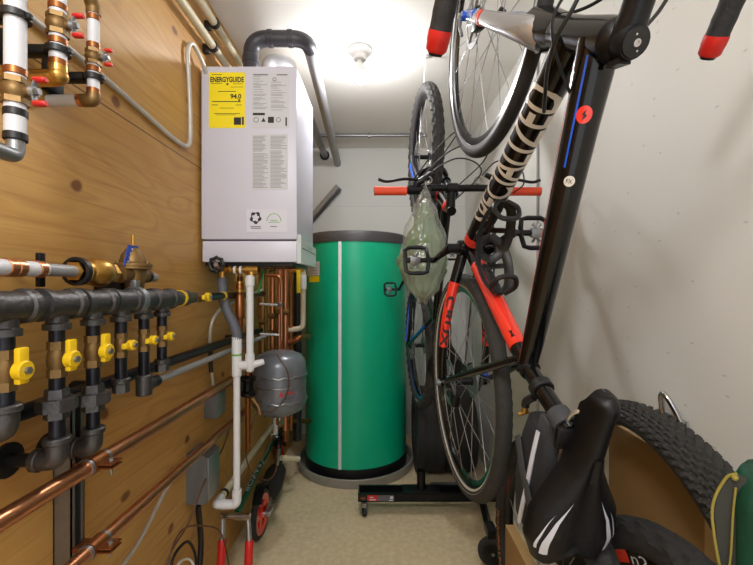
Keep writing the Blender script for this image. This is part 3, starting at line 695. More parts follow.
c = V((-.652, 1.575, zr+.018)); mb = MB()
mb.torus(c, (0, 1, 0), .026, .0062, 24, 8)
for k in range(8): mb.sphere(c+V((cos(k*pi/4)*.028, 0, sin(k*pi/4)*.028)), .0085, seg=8)
for k in range(4): mb.tube([c, c+V((cos(k*pi/2+.4)*.026, 0, sin(k*pi/2+.4)*.026))], .0045, 6)
hw = mb.build('handwheel', BLACKP, t); MB().cyl(c+V((0, -.006, 0)), c+V((0, .006, 0)), .009, seg=12).build('hub_screw', ALU, hw)
hz = catmull([(-.655, 1.64, zr-.03), (-.655, 1.64, 1.29), (-.64, 1.63, 1.21), (-.60, 1.62, 1.13), (-.588, 1.62, 1.09), (-.588, 1.62, 1.07)], 8)
MB().tube(hz, .0195, 14).build('grey_hose', GREYHOSE, t)
# white drain
t = root('drain_pipe', 'white plastic drain with a tee dropping from the boiler to the lower pipe', 'pipe', (-.588, 1.62, .38))
xd, yd = -.588, 1.62
MB().tube([(xd, yd, .93), (xd, yd, .43)], .0135, 14).build('pipe', PVC, t)
mb = MB(); mb.cyl((xd, yd, 1.083), (xd, yd, .92), .0195, seg=18, bev=.003); mb.cyl((xd, yd, .965), (xd+.05, yd, .965), .018, seg=16, bev=.003); mb.build('tee', PVC, t)
MB().cyl((xd, yd, 1.005), (xd, yd, 1.012), .0202, seg=18).build('green_band', INK_GR, t)
MB().tube([(xd+.05, yd+.01, 1.33), (xd+.05, yd+.01, .96)], .0145, 14).build('pipe', PVC, t)
MB().cyl((xd+.05, yd+.01, 1.325), (xd+.05, yd+.01, 1.285), .019, seg=16, bev=.003).build('coupling', PVC, t)
mb = MB(); mb.lathe([(.0185, .055), (.0195, .03), (.0195, .0), (.014, -.016), (.002, -.021)], (xd+.05, yd+.01, .955), (0, 0, 1), 18); mb.cyl((xd+.06, yd+.01, .965), (xd+.1, yd+.03, .975), .016, .012, 14); mb.build('trap_cup', PVC, t)
mb = MB(); mb.tube(fillet([(xd, yd, .46), (xd, yd, .402), (xd-.05, yd, .402)], .02), .0185, 16); mb.tube(fillet([(xd-.05, yd, .402), (xd-.085, yd, .402), (xd-.085, yd+.05, .402)], .02), .0185, 16)
mb.cyl((xd-.045, yd, .402), (xd-.058, yd, .402), .0195); mb.build('elbow', PVC, t)
b0, b1 = V((xd-.085, yd+.03, .402)), V((-.69, 2.62, .42))
MB().tube([b0, b1], .0155, 14).build('beige_pipe', PVC_B, t)
MB().cyl(b0+V((0, .05, 0)), b0+V((0, .065, 0)), .018).build('black_band', BLACKP, t)
# copper bundle
t = root('copper_manifold', 'bundle of vertical copper pipes behind the expansion tank', 'pipe', (-.45, 1.9, .8))
for i, (px, Y, r, y1, m) in enumerate(((266, 2.26, .011, 352, BRASS_DULL), (272.5, 2.27, .017, 355, COPPER), (279.5, 2.26, .0165, 380, COPPER), (285.5, 2.28, .0165, 430, COPPER), (291, 2.3, .010, 430, COPPER_D), (260, 2.28, .009, 360, COPPER_D))):
    a = F(px, 264, Y); b = F(px, y1, Y); a.z = 1.60
    MB().tube([a, b], r, 12).build('pipe', m, t)
for px, py, Y in ((272, 316, 2.245), (279, 311, 2.235), (270, 333, 2.24), (286, 312, 2.25), (263, 322, 2.26)):
    a = F(px, py, Y); MB().cyl(a-V((.018, 0, 0)), a+V((.02, 0, 0)), .016, seg=12, bev=.002).build('fitting', BRASS_DULL, t)
for py, m in ((304, PVC), (334, PVC)):
    a, b = F(260, py, 2.2), F(279, py+1, 2.2); MB().tube([a, b], .006, 8).build('rod', m, t)
a = F(280, 304.5, 2.19); MB().sphere(a, .014, seg=10).build('knob', EXPGREY, t)
MB().tube(fillet([F(266, 275, 2.2), F(279, 276, 2.2), F(281.5, 283, 2.2), F(281.5, 340, 2.22)], .02), .009, 10).build('pipe', COPPER, t)
mb = MB()
for px in (265, 270, 274): 
    for py in (267, 272): mb.cyl(F(px, py, 1.74)-V((.006, 0, 0)), F(px, py, 1.74)+V((.008, 0, 0)), .009, seg=10, bev=.001)
mb.build('shutoff_cluster', BRASS_DULL, t)
a, b = F(258.5, 293, 1.68), F(263.5, 270, 1.72); MB().tube([a, b], .009, 8, flat=.4).build('green_lever', mat('green_lever', (20, 140, 70), .4), t)
a, b = F(262, 268, 1.72), F(270, 261, 1.72)+V((0, -.0, -.012)); MB().tube([a, b], .007, 8, flat=.5).build('lever', STEEL, t)
tag(MB().tube([F(297.5, 262, 2.55), F(297.5, 440, 2.55)], .026, 14).build('black_upright', BLACKP), 'black upright cylinder behind the copper pipes left of the green tank', 'pipe')  # plain black cylinder filling the gap between copper pipes and green tank
t = root('strainer', 'short thick copper strainer hanging beside the grey hose', 'pipe', F(240, 325, 1.72))
mb = MB(); mb.lathe([(.012, .02), (.014, -.005), (.018, -.01), (.018, -.05), (.0165, -.055), (.02, -.06), (.02, -.155), (.014, -.16), (.012, -.22)], F(240, 286, 1.72)+V((0, 0, .02)), (0, 0, 1), 18); mb.build('copper_body', COPPER_D, t)
for dz in (.015, -.02): MB().cyl(F(240, 286, 1.72)+V((0, 0, dz-.006)), F(240, 286, 1.72)+V((0, 0, dz+.006)), .021, seg=16, bev=.001).build('brass_ring', BRASS, t)
mb = MB(); mb.tube([F(240, 286, 1.72)+V((0, 0, .02)), V((F(240, 286, 1.72).x, 1.72, 1.37))], .01, 10); mb.build('pipe', COPPER, t)
t = root('pump_fitting', 'dark iron pump fitting with bolts left of the expansion tank', 'fitting', F(246, 395, 1.85))
mb = MB(); a = F(248, 386, 1.85)
mb.lathe([(.02, -.05), (.036, -.04), (.036, -.028), (.024, -.02), (.024, .02), (.036, .028), (.036, .04), (.02, .05)], a, (0, 0, 1), 14); mb.box(a+V((-.04, -.02, -.03)), a+V((-.015, .02, .05)), .004); mb.build('pump_body', BLACKM, t)
MB().tube([a+V((0, 0, .05)), a+V((0, 0, .28))], .012, 12).build('pipe', COPPER_D, t); MB().tube([a+V((0, 0, -.05)), a+V((0, 0, -.3))], .012, 12).build('pipe', COPPER_D, t)
mb = MB(); mb.tube([a+V((.02, 0, -.06)), a+V((.05, -.01, -.09)), a+V((.065, -.02, -.13))], [.012, .01, .006], 10); mb.build('drain_cock', BRASS_DULL, t)

# expansion tank
def expansion():
    c = V((-.53, 2.07, .62)); r = .135
    t = root('expansion_tank', 'grey steel expansion tank with red lettering strapped beside the green tank', 'tank', c)
    prof = [(.03, .0), (.07, .008), (.11, .028), (r-.004, .06), (r, .09), (r, .25), (r-.004, .28), (.11, .312), (.07, .33), (.02, .337)]
    MB().lathe(prof, c, (0, 0, 1), 40).build('shell', EXPGREY, t)
    MB().torus(c+V((0, 0, .165)), (0, 0, 1), r, .003, 40, 6).build('weld_seam', STEEL, t)
    for z, m in ((.215, STEEL), (.09, STEEL)):
        mb = MB(); mb.tube([c+V(((r+.004)*cos(2*pi*k/60), (r+.004)*sin(2*pi*k/60), z+.004*sin(k*pi/2))) for k in range(60)], .0045, 6, closed=True); mb.build('chain_strap', m, t)
    mb = MB(); put_text(mb, 'AMTROL', lambda u, v_: c+V(((r+.0015)*sin(.42+.36*u), -(r+.0015)*cos(.42+.36*u), .134+.016*v_)), 2, .04)
    mb.f([mb.v(c+V(((r+.0015)*sin(a_), -(r+.0015)*cos(a_), z_))) for a_, z_ in ((.22, .128), (.38, .128), (.30, .160))])
    mb.build('red_lettering', INK_R, t, smooth=0)
    mb = MB()
    for a_ in (.46, .58, .70): mb.rings([[c+V(((r+.0015)*sin(a_+q), -(r+.0015)*cos(a_+q), z_)) for q in (0, .02, .04)] for z_ in (.115, .121)], False)
    mb.build('small_marks', INK, t, smooth=0)
    mb = MB(); mb.cyl(c+V((0, 0, .01)), c+V((0, 0, -.05)), .014, seg=12); mb.hexa(c+V((0, 0, -.02)), c+V((0, 0, -.045)), .02); mb.build('bottom_fitting', CHROME, t)
    mb = MB(); mb.tube(catmull([c+V((-.02, -.03, .335)), c+V((.03, -.11, .31)), c+V((.075, -.13, .24)), c+V((.07, -.13, .15)), c+V((.02, -.145, .075)), c+V((-.06, -.135, .06)), c+V((-.12, -.09, .085))], 6), .0028, 6); mb.build('capillary', BROWN, t)
    mb = MB()
    for z in (.215, .09): mb.tube([c+V((-r, .02, z)), V((XL, 2.1, c.z+z))], .005, 6)
    mb.build('wall_tie', STEEL, t)
expansion()
t = root('tank_connection', 'pale pipe with a brass elbow between the boiler and the green tank', 'pipe', F(303, 330, 2.35))
MB().tube(fillet([F(303, 272, 2.3), F(303, 328, 2.3), F(284, 331, 2.3)], .03), .015, 12).build('pipe', PVC_B, t)
MB().cyl(F(303, 275, 2.3), F(303, 289, 2.3), .02, seg=14).build('white_coupling', PVC, t)
MB().tube([F(289, 271, 2.3), F(304, 271, 2.3)], .011, 10).build('brass_cross', BRASS, t)
mb = MB(); p = F(298, 293, 2.27); mb.box(p+V((-.008, 0, 0)), p+V((.014, .002, .13)), .001); mb.build('yellow_tag', PAPER_Y, t)
MB().tube(fillet([F(283, 343, 2.3), F(293, 342, 2.3), F(300, 337, 2.3), F(309, 337, 2.55)], .03), .017, 12).build('copper_elbow', COPPER_D, t)
t = root('return_pipe', 'copper return pipes entering the green tank near the floor', 'pipe', F(286, 445, 2.4))
MB().tube([F(284, 421, 2.4), F(310, 421, 2.7)], .013, 12).build('copper_pipe', COPPER_D, t)
MB().tube([F(285, 412, 2.4), F(285.5, 441, 2.4)], .012, 12).build('copper_pipe', COPPER_D, t)
MB().tube([F(281, 458, 2.42), F(299, 459, 2.5)], .017, 12).build('beige_pipe', PVC_B, t)
mb = MB(); mb.cyl(F(275, 408, 2.5), F(275.5, 434, 2.5), .016, seg=12); mb.build('white_pipe', PVC, t)

# ------------------------------------------------------------------ green tank
def tank():
    c = V((-.19, 2.95, 0)); r = .365
    t = root('storage_tank', 'tall green jacketed water tank with white seam and dark grey lid', 'tank', c+V((0, 0, .02)))
    MB().lathe([(r-.01, .10), (r, .102), (r, 1.585), (r-.01, 1.587)], c, (0, 0, 1), 96).build('jacket', TANKGREEN, t)
    MB().lathe([(r-.005, .022), (r+.001, .026), (r+.001, .101), (r-.01, .103)], c, (0, 0, 1), 96).build('base_band', BLACKP, t)
    MB().lathe([(r-.008, 1.58), (r+.006, 1.582), (r+.008, 1.635), (r-.004, 1.652), (r-.06, 1.66), (.0, 1.672)], c, (0, 0, 1), 96).build('lid', TANKLID, t)
    a = radians(-13.2); d = V((sin(a), -cos(a), 0)); u = V((cos(a), sin(a), 0)); q = c+d*(r-.001)
    mb = MB(); mb.box(V((-.011, -.004, .10)), V((.011, .004, 1.582)), .002); 
    for v_ in mb.bm.verts: v_.co = q+u*v_.co.x+d*(-v_.co.y)+V((0, 0, v_.co.z))
    mb.build('seam_strip', PVC, t)
    def patch(name, a0, a1, z0, z1, m, dr=.0018):
        mb = MB(); mb.rings([[c+V(((r+dr)*sin(radians(a0+(a1-a0)*k/8)), -(r+dr)*cos(radians(a0+(a1-a0)*k/8)), z)) for k in range(9)] for z in (z0, z1)], False); return mb.build(name, m, t)
    patch('label', -64, -38, 1.362, 1.455, PAPER); patch('yellow_label', -58, -38.5, 1.318, 1.358, PAPER_Y)
    mb = MB()
    for k in range(4): 
        z = 1.375+.018*k
        mb.rings([[c+V(((r+.0026)*sin(radians(a_)), -(r+.0026)*cos(radians(a_)), zz)) for a_ in (-56, -51, -46, -41)] for zz in (z, z+.005)], False)
    mb.build('label_lettering', INK_G, t, smooth=0)
tank()
c = V((-.19, 2.95, 0))
tag(MB().lathe([(.0, .004), (.405, .004), (.408, .06), (.42, .062), (.424, .058), (.412, .0), (0, .0)], c, (0, 0, 1), 96).build('drip_pan', PANGREY), 'round grey drip pan on the floor under the green tank', 'pan')

# ------------------------------------------------------------------ scooter folded on the floor by the plywood
def small_wheel(parent, c, r, axis, name='wheel', tr=.017):
    mb = MB(); B = basis(axis); c = V(c)
    mb.torus(c, axis, r-tr, tr, 40, 10, .9); tyre = mb.build(name, RUBBER, parent)
    mb = MB(); a = V(axis).normalized()
    mb.lathe([(r*.58, -.010), (r-tr*1.3, -.014), (r-tr*1.3, .014), (r*.58, .010), (r*.58, -.010)], c, a, 32)
    mb.lathe([(.006, -.015), (.02, -.014), (.02, .014), (.006, .015)], c, a, 18)
    for k in range(5):
        t0 = 2*pi*k/5; d = B @ V((cos(t0), sin(t0), 0)); e = B @ V((-sin(t0), cos(t0), 0))
        mb.rings([[c+d*rr+e*w_*s+a*z for s, z in ((-1, -.008), (1, -.008), (1, .008), (-1, .008))] for rr, w_ in ((.016, .013), (r*.4, .016), (r*.62, .022))])
    mb.build('wheel_rim', FRED, tyre); return tyre
def scooter():
    rw, fw = V((-.623, 2.05, .122)), V((-.70, 2.76, .19))
    t = root('kick_scooter', 'folded kick scooter with red wheels and red grips beside the plywood', 'scooter', (-.64, 2.2, 0))
    d = (fw-rw).normalized(); ax = d.cross(V((0, 0, 1))).normalized()
    small_wheel(t, rw, .12, ax+d*-.16); small_wheel(t, fw, .12, ax)
    mb = MB(); up = V((0, 0, 1))
    dh = V((d.x, d.y, 0)).normalized()
    def deck(s, hw, z): return [rw+dh*s+ax*k*hw+up*(z-rw.z) for k in (-1, 1)]
    R = []
    for s, hw, z in ((.13, .03, .12), (.16, .052, .11), (.26, .064, .105), (.52, .062, .11), (.58, .035, .125)):
        a, b = deck(s, hw, z); R.append([a, b, b-up*.022, a-up*.022])
    mb.rings(R); dk = mb.build('deck', mat('deck_grip', (62, 62, 60), .35, .3, .15, 20), t)
    mb = MB()
    for k in (-1, 1): mb.tube([rw+ax*k*.027, rw+ax*k*.027+dh*.15+up*(-.005)], .008, 8, flat=1.6)
    mb.cyl(rw+ax*-.034, rw+ax*.034, .009, seg=10); mb.build('rear_fork', ALU, t)
    mb = MB(); R = []
    for k in range(9):
        a_ = radians(20+k*14); q = rw+d*cos(a_)*.134+up*sin(a_)*.134
        R.append([q+ax*-.024, q+ax*.024, q+ax*.024+(q-rw).normalized()*.003, q+ax*-.024+(q-rw).normalized()*.003])
    mb.rings(R); mb.build('fender_brake', BLACKM, t)
    q = rw+ax*-.03+d*.01; MB().box(q+V((.06, -.02, -.012)), q+V((.085, .045, .014)), .004).build('axle_plate', ALU, t)
    mb = MB()
    for k in (-1, 1): mb.tube([fw+ax*k*.027, fw+ax*k*.027-d*.05+up*.07, fw-d*.085+up*.1], .011, 8)
    hd = fw-d*.09+up*.08; mb.cyl(hd-up*.05, hd+up*.06, .02, seg=14, bev=.003); mb.build('front_fork', BLACKM, t)
    MB().tube([hd-up*.04, rw+dh*.55], .017, 10).build('neck', CHROME, t)
    pv = hd+V((-.01, -.06, .05)); mb = MB(); mb.cyl(pv-ax*.025, pv+ax*.025, .024, seg=16, bev=.003); mb.tube([hd+up*.03, pv], .016, 8); mb.build('folding_joint', CHROME, t)
    end = V((-.632, 1.74, .298)); sd = (end-pv)
    plab(MB().tube([pv, pv+sd*.45], .0165, 14).build('steering_column', CHROME, t), 'chrome upper tube')
    col = MB().tube([pv+sd*.4, end], .0145, 14).build('steering_column', mat('green_metallic', (28, 92, 62), .3, .5), t); plab(col, 'dark green tube with white lettering')
    n = sd.normalized(); side = n.cross(up).normalized(); uu = side.cross(n)
    mb = MB(); put_text(mb, 'RAZOR', lambda u, v_: pv+sd*(.50+.33*u)+(uu*cos((v_-.5)*1.5)-side*sin((v_-.5)*1.5)*1.0)*.0152, 3); mb.build('column_lettering', REFL, col, smooth=0)
    l, r_ = V((-.695, 1.72, .30)), V((-.568, 1.72, .295))
    MB().tube([l, r_], .015, 14).build('handlebar', CHROME, t)
    for q, dx in ((l, .004), (r_, -.008)):
        a, b = q+V((.01 if dx > 0 else -.008, 0, -.008)), q+V((dx+.012, -.02, -.10)); e = b+V((.004, -.03, -.12))
        st = MB().tube([a, b], .0115, 12).build('handle_stem', ALU, t)
        MB().tube([b+(a-b)*.1, b, b+(e-b)*.15, b+(e-b)*.85, e], [.014, .0185, .0175, .018, .014], 14).build('grip', RED, t)
scooter()

# ------------------------------------------------------------------ bicycles
def tyre(mb, R, r, cx=0, kind='slick', seg=120, rs=20, cy=0, cz=0, wide=1.):
    P = []
    for j in range(seg):
        th = 2*pi*j/seg; ring = []
        for k in range(rs):
            ph = 2*pi*k/rs; a = ph if ph <= pi else ph-2*pi; h = 0
            if kind == 'knob' and abs(a) < 1.35:
                row = int((a+1.35)/2.7*6.999); c = ((j % 4) < 2) if row % 2 else ((j % 4) >= 2)
                edge = ((a+1.35)/2.7*7) % 1
                h = r*.27 if c and .12 < edge < .92 else 0
            elif kind == 'small' and abs(a) < 1.15:
                row = int((a+1.15)/2.3*8.999); h = r*.13 if ((j+(row % 2)*2) % 4 < 2) else 0
            elif kind == 'fat' and abs(a) < 1.25:
                e = (a+1.25)/2.5*11; row = int(e); c = ((j+row % 2*2) % 4) < 2
                h = r*.24 if c and .18 < e % 1 < .9 else 0
            elif kind == 'car' and abs(a) < .8:
                h = -r*.05 if (int((a+.8)/1.6*11)) % 3 == 1 else 0
            y = sin(a)*(r+h); rad = R-r+cos(a)*(r+h)
            if kind == 'car':
                y = max(-r, min(r, sin(a)*r*1.35)); rad = R-r*.75+(min(cos(a), .72)+.03)*r+h
            ring.append(V((cx+rad*cos(th), cy+y*wide, cz+rad*sin(th))))
        P.append(ring)
    return mb.rings(P, loop=True)
def ring_profile(mb, prof, cx=0, seg=72, cy=0, cz=0):
    mb.rings([[V((cx+rr*cos(2*pi*j/seg), cy+y, cz+rr*sin(2*pi*j/seg))) for rr, y in prof] for j in range(seg)], loop=True); return mb
def bike_wheel(parent, M, cx, R, r, kind, m_t, m_r, hubw, nsp=24, rim_h=.022, rim_w=.011, stripe=None, rotor=None, name='wheel', m_s=None, seg=120, rs=20):
    wl = tyre(MB(M), R, r, cx, kind, seg, rs).build(name, m_t, parent)
    ro = R-2*r+.006; ri = ro-rim_h
    ring_profile(MB(M), [(ro, -rim_w), (ro+.004, -rim_w), (ro+.004, rim_w), (ro, rim_w), (ri, rim_w*.55), (ri-.003, 0), (ri, -rim_w*.55)], cx).build('rim', m_r, wl)
    if stripe:
        mb = MB(M)
        for s in (1, -1): ring_profile(mb, [(ro-.002, s*(r*.62)), (ro+.010, s*(r*.92)), (ro+.011, s*(r*1.0)), (ro-.003, s*(r*.72))], cx)
        mb.build('sidewall_line', stripe, wl)
    mb = MB(M); hw = hubw/2
    mb.lathe([(.008, -hw), (.008, -hw+.008), (.02, -hw+.012), (.024, -hw*.62), (.024, -hw*.54), (.012, -hw*.4), (.012, hw*.4), (.024, hw*.54), (.024, hw*.62), (.02, hw-.012), (.008, hw-.008), (.008, hw)], (cx, 0, 0), (0, 1, 0), 18)
    mb.build('hub', BLACKM, wl)
    for k in range(nsp):
        a = 2*pi*k/nsp; s = 1 if k % 2 else -1; da = radians(62)*(1 if (k//2) % 2 else -1)
        p = V((cx+.023*cos(a+da), s*hw*.58, .023*sin(a+da))); q = V((cx+(ri+.002)*cos(a), s*.002, (ri+.002)*sin(a)))
        MB(M).tube([p, q], .0011, 5).build('spoke', m_s or ALU, wl, smooth=80)
    if rotor:
        mb = MB(M); y = rotor[0]; ring_profile(mb, [(rotor[1], y-.001), (rotor[1], y+.001), (rotor[1]-.014, y+.001), (rotor[1]-.014, y-.001)], cx, 48)
        for k in range(6): mb.tube([V((cx+.02*cos(k*pi/3), y, .02*sin(k*pi/3))), V((cx+(rotor[1]-.01)*cos(k*pi/3+.5), y, (rotor[1]-.01)*sin(k*pi/3+.5)))], .003, 6)
        mb.build('brake_rotor', STEEL, wl)
    return wl
def pedal(parent, M, p, s, m=BLACKM, m2=STEEL, tilt=.5):
    p = V(p); Rt = Matrix.Rotation(tilt, 3, 'Y'); d = lambda a, b, c: p+(Rt @ V((a, 0, c)))*.82+V((0, b*s*.88, 0))
    mb = MB(M); mb.tube([d(0, -.048, 0), d(0, .045, 0)], .008, 10)
    out = [d(.045, -.03, 0), d(.05, -.012, 0), d(.05, .03, 0), d(.04, .045, 0), d(.012, .046, 0), d(-.012, .046, 0), d(-.04, .045, 0), d(-.05, .03, 0), d(-.05, -.012, 0), d(-.045, -.03, 0), d(-.012, -.036, 0), d(.012, -.036, 0)]
    mb.tube(out, .0065, 8, closed=True); pd = mb.build('pedal', m, parent)
    mb = MB(M); mb.tube([d(.028, .0, .006), d(.012, .012, .009), d(.028, .024, .006)], .004, 6); mb.tube([d(-.028, .0, -.006), d(-.012, .012, -.009), d(-.028, .024, -.006)], .004, 6)
    mb.box(d(0, .012, 0)-V((.012, .016, .008)), d(0, .012, 0)+V((.012, .016, .008)), .002); mb.build('cleat_clip', m2, pd)
    return pd
def saddle(parent, M, xn, xt, zn, zt, m, decal, L=None):
    def hw(t):
        if t < .06: return .0212*sqrt(max(0, 1-(1-t/.06)**2))+.0008
        T = [(.06, .022), (.2, .0235), (.35, .0245), (.46, .034), (.58, .054), (.72, .078), (.86, .082), (1, .062)]
        for (a, p), (b, q) in zip(T, T[1:]):
            if t <= b: u = (t-a)/(b-a); u = u*u*(3-2*u) if 0 else u; return p+(q-p)*u
        return T[-1][1]
    def S(t, a, dr=0.):
        notch = 0
        if t > .8: notch = (t-.8)/.2*.035*max(0, 1-abs(a)/.8)
        x = xn+(xt-xn)*t+notch; h = hw(t)+dr; z0 = zn+(zt-zn)*t-.008*sin(pi*min(1, t*1.2))+.004*t-.016*max(0, 1-t/.07)**2
        drop = (.034+.012*(1-t))*(.5+.5*min(1, t/.1)) ; yo = -.034+.028*t
        groove = -.008*max(0, 1-abs(a)/.28)*(1 if .35 < t < .97 else 0)
        return V((x, h*sin(a)+(yo if decal else 0), z0-drop*(1-cos(a))+groove+dr*cos(a)))
    nt, na = 60, 20; A = 1.75; R = []
    for i in range(nt+1):
        t = (i/nt)**1.3; top = [S(t, -A+2*A*j/na) for j in range(na+1)]
        e0, e1 = top[0], top[-1]
        und = [e1+(e0-e1)*k/6+V((0, 0, .012*sin(pi*k/6))) for k in range(1, 6)]
        R.append(top+und)
    sd = MB(M).rings(R).build('saddle', m, parent, smooth=60)
    if decal:
        for s in (1, -1):
            mb = MB(M)
            for a0, a1, t0, t1 in ((.42, .66, .60, .93), (.70, .80, .68, .90)):
                mb.rings([[S(t0+(t1-t0)*i/8, s*(a0+.30*(i/8)+(a1-a0)*k*(i/8)), .0013) for k in (0, .5, 1)] for i in range(9)], False)
            mb.build('saddle_stripe', decal, sd, smooth=60)
    mb = MB(M)
    for s in (1, -1):
        mb.tube(catmull([S(.12, 0)+V((0, s*.008, -.04)), S(.2, 0)+V((0, s*.03, -.055)), S(.45, 0)+V((0, s*.022, -.055)), S(.7, 0)+V((0, s*.022, -.055)), S(.92, 0)+V((0, s*.028, -.03))], 6), .0035, 8)
    mb.build('saddle_rail', ALU, sd); return S
def cage(parent, M, p, a, n, m, r=.038, flip=1):
    p, a, n = V(p), V(a).normalized(), V(n).normalized(); s = a.cross(n); c = p+n*(r+.008)
    at = lambda ang, h, rr=r: c+(-n*cos(ang)+s*sin(ang))*rr+a*h
    mb = MB(M); mb.tube([at(0, -.055), at(0, -.02), at(0, .03), at(0, .07)], [.009, .013, .012, .009], 8, flat=.4, up=s)
    for q in (1, -1):
        mb.tube(catmull([at(.15*q, -.05), at(.8*q, -.03), at(1.5*q, .02), at(2.2*q, .06), at(2.75*q, .075), at(pi, .08)], 6), [.012]*20+[.011]*11, 8, flat=.22, up=a)
        mb.tube(catmull([at(.15*q, .06), at(.7*q, .05), at(1.2*q, .03), at(1.5*q, .02)], 5), .010, 8, flat=.25, up=a)
    mb.tube(catmull([at(-.3, -.055), at(-1.2, -.062, r*.8), at(-2.4, -.066, r*.7), at(2.4, -.066, r*.7), at(1.2, -.062, r*.8), at(.3, -.055)], 5), .006, 8)
    for h in (-.02, .04): mb.cyl(at(0, h)-n*.006, at(0, h)+n*.006, .006, seg=8)
    return mb.build('bottle_cage', m, parent)
def local(M, px, py, y):           # where the sight line through a pixel meets the plane at lateral offset y of a bicycle
    Mi = M.inverted(); o = Mi @ V((0, 0, H)); d = (Mi.to_3x3() @ V(((px-CX)/FOC, 1, -(py-CY)/FOC)))
    return o+d*((y-o.y)/d.y)
def crankset(t, M, bb, pl, prr, m_arm, rr=.082):
    bb = V(bb); mb = MB(M); mb.cyl(bb+V((0, -.072, 0)), bb+V((0, .068, 0)), .014, seg=14)
    cr = mb.build('crank_axle', BLACKM, t)
    for p, s in ((pl, 1), (prr, -1)):
        p = V(p); a = bb+V((0, s*.064, 0)); b = V((p.x, p.y-s*.050, p.z))
        mb = MB(M); mb.tube([a-(b-a)*.06, a, a+(b-a)*.5, b, b+(b-a)*.05], [.014, .018, .014, .013, .009], 10, flat=.6, up=(0, 0, 1)); mb.cyl(b-V((0, s*.008, 0)), b+V((0, s*.012, 0)), .009, seg=12)
        mb.build('crank_arm', m_arm, cr)
        pedal(t, M, p, s)
    mb = MB(M); n = 42; y = bb.y-.048
    P = [[V((bb.x+(rr+(.003 if j % 2 else -.003))*cos(2*pi*j/(2*n)), y+dy, bb.z+(rr+(.003 if j % 2 else -.003))*sin(2*pi*j/(2*n)))) for dy in (-.0015, .0015)]+
         [V((bb.x+(rr-.014)*cos(2*pi*j/(2*n)), y+dy, bb.z+(rr-.014)*sin(2*pi*j/(2*n)))) for dy in (.0015, -.0015)] for j in range(2*n)]
    mb.rings(P, loop=True)
    for k in range(5): mb.tube([bb+V((0, -.05, 0)), V((bb.x+(rr-.01)*cos(k*1.2566), y, bb.z+(rr-.01)*sin(k*1.2566)))], [.012, .007], 8, flat=.4, up=(0, 1, 0))
    mb.build('chainring', BLACKM, cr)
    mb = MB(M)
    for k in range(7): mb.cyl((0, -.028-.0045*k, 0), (0, -.030-.0045*k, 0), .052-.0055*k, seg=36)
    mb.build('cassette', STEEL, t)
    mb = MB(M); pts = []
    for k in range(13): a = pi/2-pi*(k/12-.0)+.35-.35; pts.append(V((bb.x+rr*cos(pi/2-pi*k/12), y, bb.z+rr*sin(pi/2-pi*k/12))))
    pts += [V((-.01, -.040, -.11)), V((-.02, -.040, -.10)), V((.02, -.04, -.06)), V((-.035, -.04, -.01)), V((-.01, -.04, .038))]
    mb.tube(pts, .0035, 6, closed=True); mb.build('chain', IRON, t)
    mb = MB(M); mb.tube([(-.0, -.05, -.02), (.015, -.052, -.055)], [.014, .011], 10); mb.tube([(.015, -.04, -.055), (-.015, -.04, -.105)], .009, 8, flat=.5)
    mb.cyl((.015, -.045, -.055), (.015, -.035, -.055), .018, seg=14); mb.cyl((-.015, -.045, -.105), (-.015, -.035, -.105), .018, seg=14); mb.build('derailleur', BLACKM, t)

